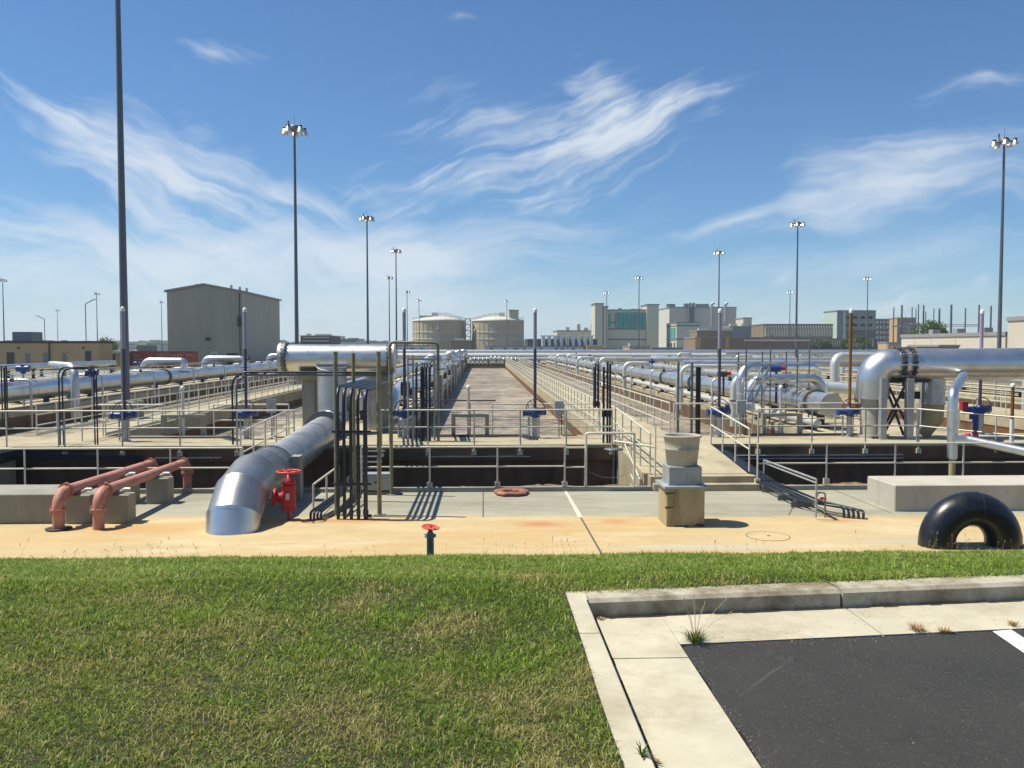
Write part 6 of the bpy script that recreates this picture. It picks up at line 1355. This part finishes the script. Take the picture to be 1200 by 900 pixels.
# ------------------------------------------------------------------ trees
def tree(name, label, px, ptop, D, w, h, zb=GZ, nl=5000, leaf=0.35, group=None):
    a_ = W(px, ptop, D); cx, cy, top = a_.x, D, a_.z
    t = thing(name, label, 'tree', (cx,cy,zb), group)
    m1 = MB(); th = top-h*0.6; m1.cyl((cx,cy,zb),(cx,cy,th),0.3,0.18,8)
    for k_ in range(6): a = k_*1.05; m1.cyl((cx,cy,th-h*0.2),(cx+math.cos(a)*w*0.3,cy+math.sin(a)*w*0.3,th+h*0.2),0.12,0.04,6)
    obj('trunk', m1, M['bark'], t)
    r = np.random.RandomState(int(px)+5); ncl = 26
    cl = []
    for k_ in range(ncl):
        u_ = r.rand()*2-1; a = r.rand()*6.28; s = math.sqrt(1-u_*u_)*0.75
        cl.append((s*math.cos(a)*w*0.5, s*math.sin(a)*w*0.5, u_*h*0.36, r.uniform(.16,.3)*min(w,h)))
    c_ = r.randint(0,ncl,nl); d_ = r.normal(size=(nl,3)); d_ /= np.linalg.norm(d_,axis=1)[:,None]; cl = np.array(cl)
    P = cl[c_,:3]+d_*(cl[c_,3]*(0.6+0.45*r.rand(nl)))[:,None]; P = P+np.array([0,0,top-h*0.5-zb])
    P[:,2] = np.maximum(P[:,2], 0.6)
    vs = []; fs = []; 
    A_ = r.normal(size=(nl,3)); A_ /= np.linalg.norm(A_,axis=1)[:,None]; B_ = np.cross(A_, r.normal(size=(nl,3))); B_ /= np.linalg.norm(B_,axis=1)[:,None]
    V = np.stack([P-A_*leaf,P+B_*leaf*0.6,P+A_*leaf,P-B_*leaf*0.6],1).reshape(-1,3)
    me = bpy.data.meshes.new('crown'); me.from_pydata(V.tolist(), [], [(4*i,4*i+1,4*i+2,4*i+3) for i in range(nl)])
    at = me.attributes.new('rnd','FLOAT','POINT'); at.data.foreach_set('value', np.repeat(r.rand(nl),4).astype(np.float32)); me.materials.append(M['leaf'])
    o = bpy.data.objects.new('crown', me); COL.objects.link(o); o.parent = t
tree('leafy_tree','round dark green tree beside the cream building and substation',1087,377,200,8.5,5.8,leaf=0.22)
tree('leafy_tree','dark tree in front of the colonnade building',1003,395,320,12,6,nl=2500,leaf=0.4)
tree('leafy_tree','small dark tree at the left end of the colonnade building',962,397,320,9,5,nl=2000,leaf=0.4)
tree('leafy_tree','small tree between the tan brick building and the nearest mast',125,396,140,3,3,nl=1200,leaf=0.15)
# distant tree line
k = MB(); rr_ = random.Random(21)
def lump(mb, c, rx, ry, rz, rg):
    n_, m_ = 8, 5; vs = [(c[0],c[1],c[2]+rz)]
    for i in range(1,m_):
        p = math.pi*0.55*i/(m_-1)
        for j_ in range(n_): q = 2*math.pi*j_/n_; f = rg.uniform(.8,1.15); vs.append((c[0]+rx*f*math.sin(p)*math.cos(q), c[1]+ry*f*math.sin(p)*math.sin(q), c[2]+rz*f*math.cos(p)))
    fs = [(0,1+j_,1+(j_+1)%n_) for j_ in range(n_)]
    for i in range(m_-2):
        for j_ in range(n_): a = 1+i*n_+j_; b__ = 1+i*n_+(j_+1)%n_; fs.append((a,a+n_,b__+n_,b__))
    mb.add(vs, fs, False)
for i in range(1500):
    a = rr_.uniform(-0.72,0.75); D = rr_.choice((900,1100,1400,1900))*rr_.uniform(.9,1.1); x = D*math.tan(a); h = rr_.uniform(6,11)*(D/1100)**0.5
    lump(k, (x,D,GZ), rr_.uniform(8,20), rr_.uniform(8,14), h, rr_)
obj('tree_line', k, M['treeline'], kind='stuff')
# hill far left, pale blue in the haze
k = MB(); n_ = 60; vs = []; fs = []
for i in range(n_+1):
    u_ = i/n_; x = -3200+5200*u_; h = 26*math.sin(math.pi*u_)**0.7*(0.8+0.3*math.sin(u_*9)); 
    for j_, (dy, f) in enumerate(((0,0),(300,.7),(700,1),(1500,0))): vs.append((x,3200+dy,GZ+h*f))
for i in range(n_):
    for j_ in range(3): a = i*4+j_; fs.append((a,a+4,a+5,a+1))
k.add(vs, fs, True); obj('hills', k, M['treeline'], kind='structure')
# scattered distant sheds left of the hall
rr_ = random.Random(5)
for i, (pl, pr, pt, D, wl, lb) in enumerate(((132,146,402.5,420,'whitewall','pale distant shed just left of the near mast'),(160,172,404,380,'darkb','dark distant shed above the left part of the container'),(174,186,402.5,430,'whitewall','pale distant shed above the middle of the container'),(428,452,400,460,'greywall','grey distant building between the masts behind the left header'),(616,636,397,430,'darkb','dark distant building right of the right tank'))):
    bld('distant_shed', lb, D, pl, pr, pt, 12, wl)
# ------------------------------------------------------------------ haze
HAZE = True
if HAZE:
    k = MB(); k.box((-6100,-3100,-6),(6100,7100,60)); o = obj('haze', k, M['white'], kind='stuff')
    m = bpy.data.materials.new('haze_air'); m.use_nodes = True; nt = m.node_tree
    for n in list(nt.nodes): nt.nodes.remove(n)
    ou = nt.nodes.new('ShaderNodeOutputMaterial'); vp = nt.nodes.new('ShaderNodeVolumePrincipled'); vp.inputs['Density'].default_value = 0.0002; vp.inputs['Color'].default_value = (0.80,0.88,1.0,1); vp.inputs['Anisotropy'].default_value = 0.1
    nt.links.new(vp.outputs[0], ou.inputs['Volume']); o.data.materials.clear(); o.data.materials.append(m)
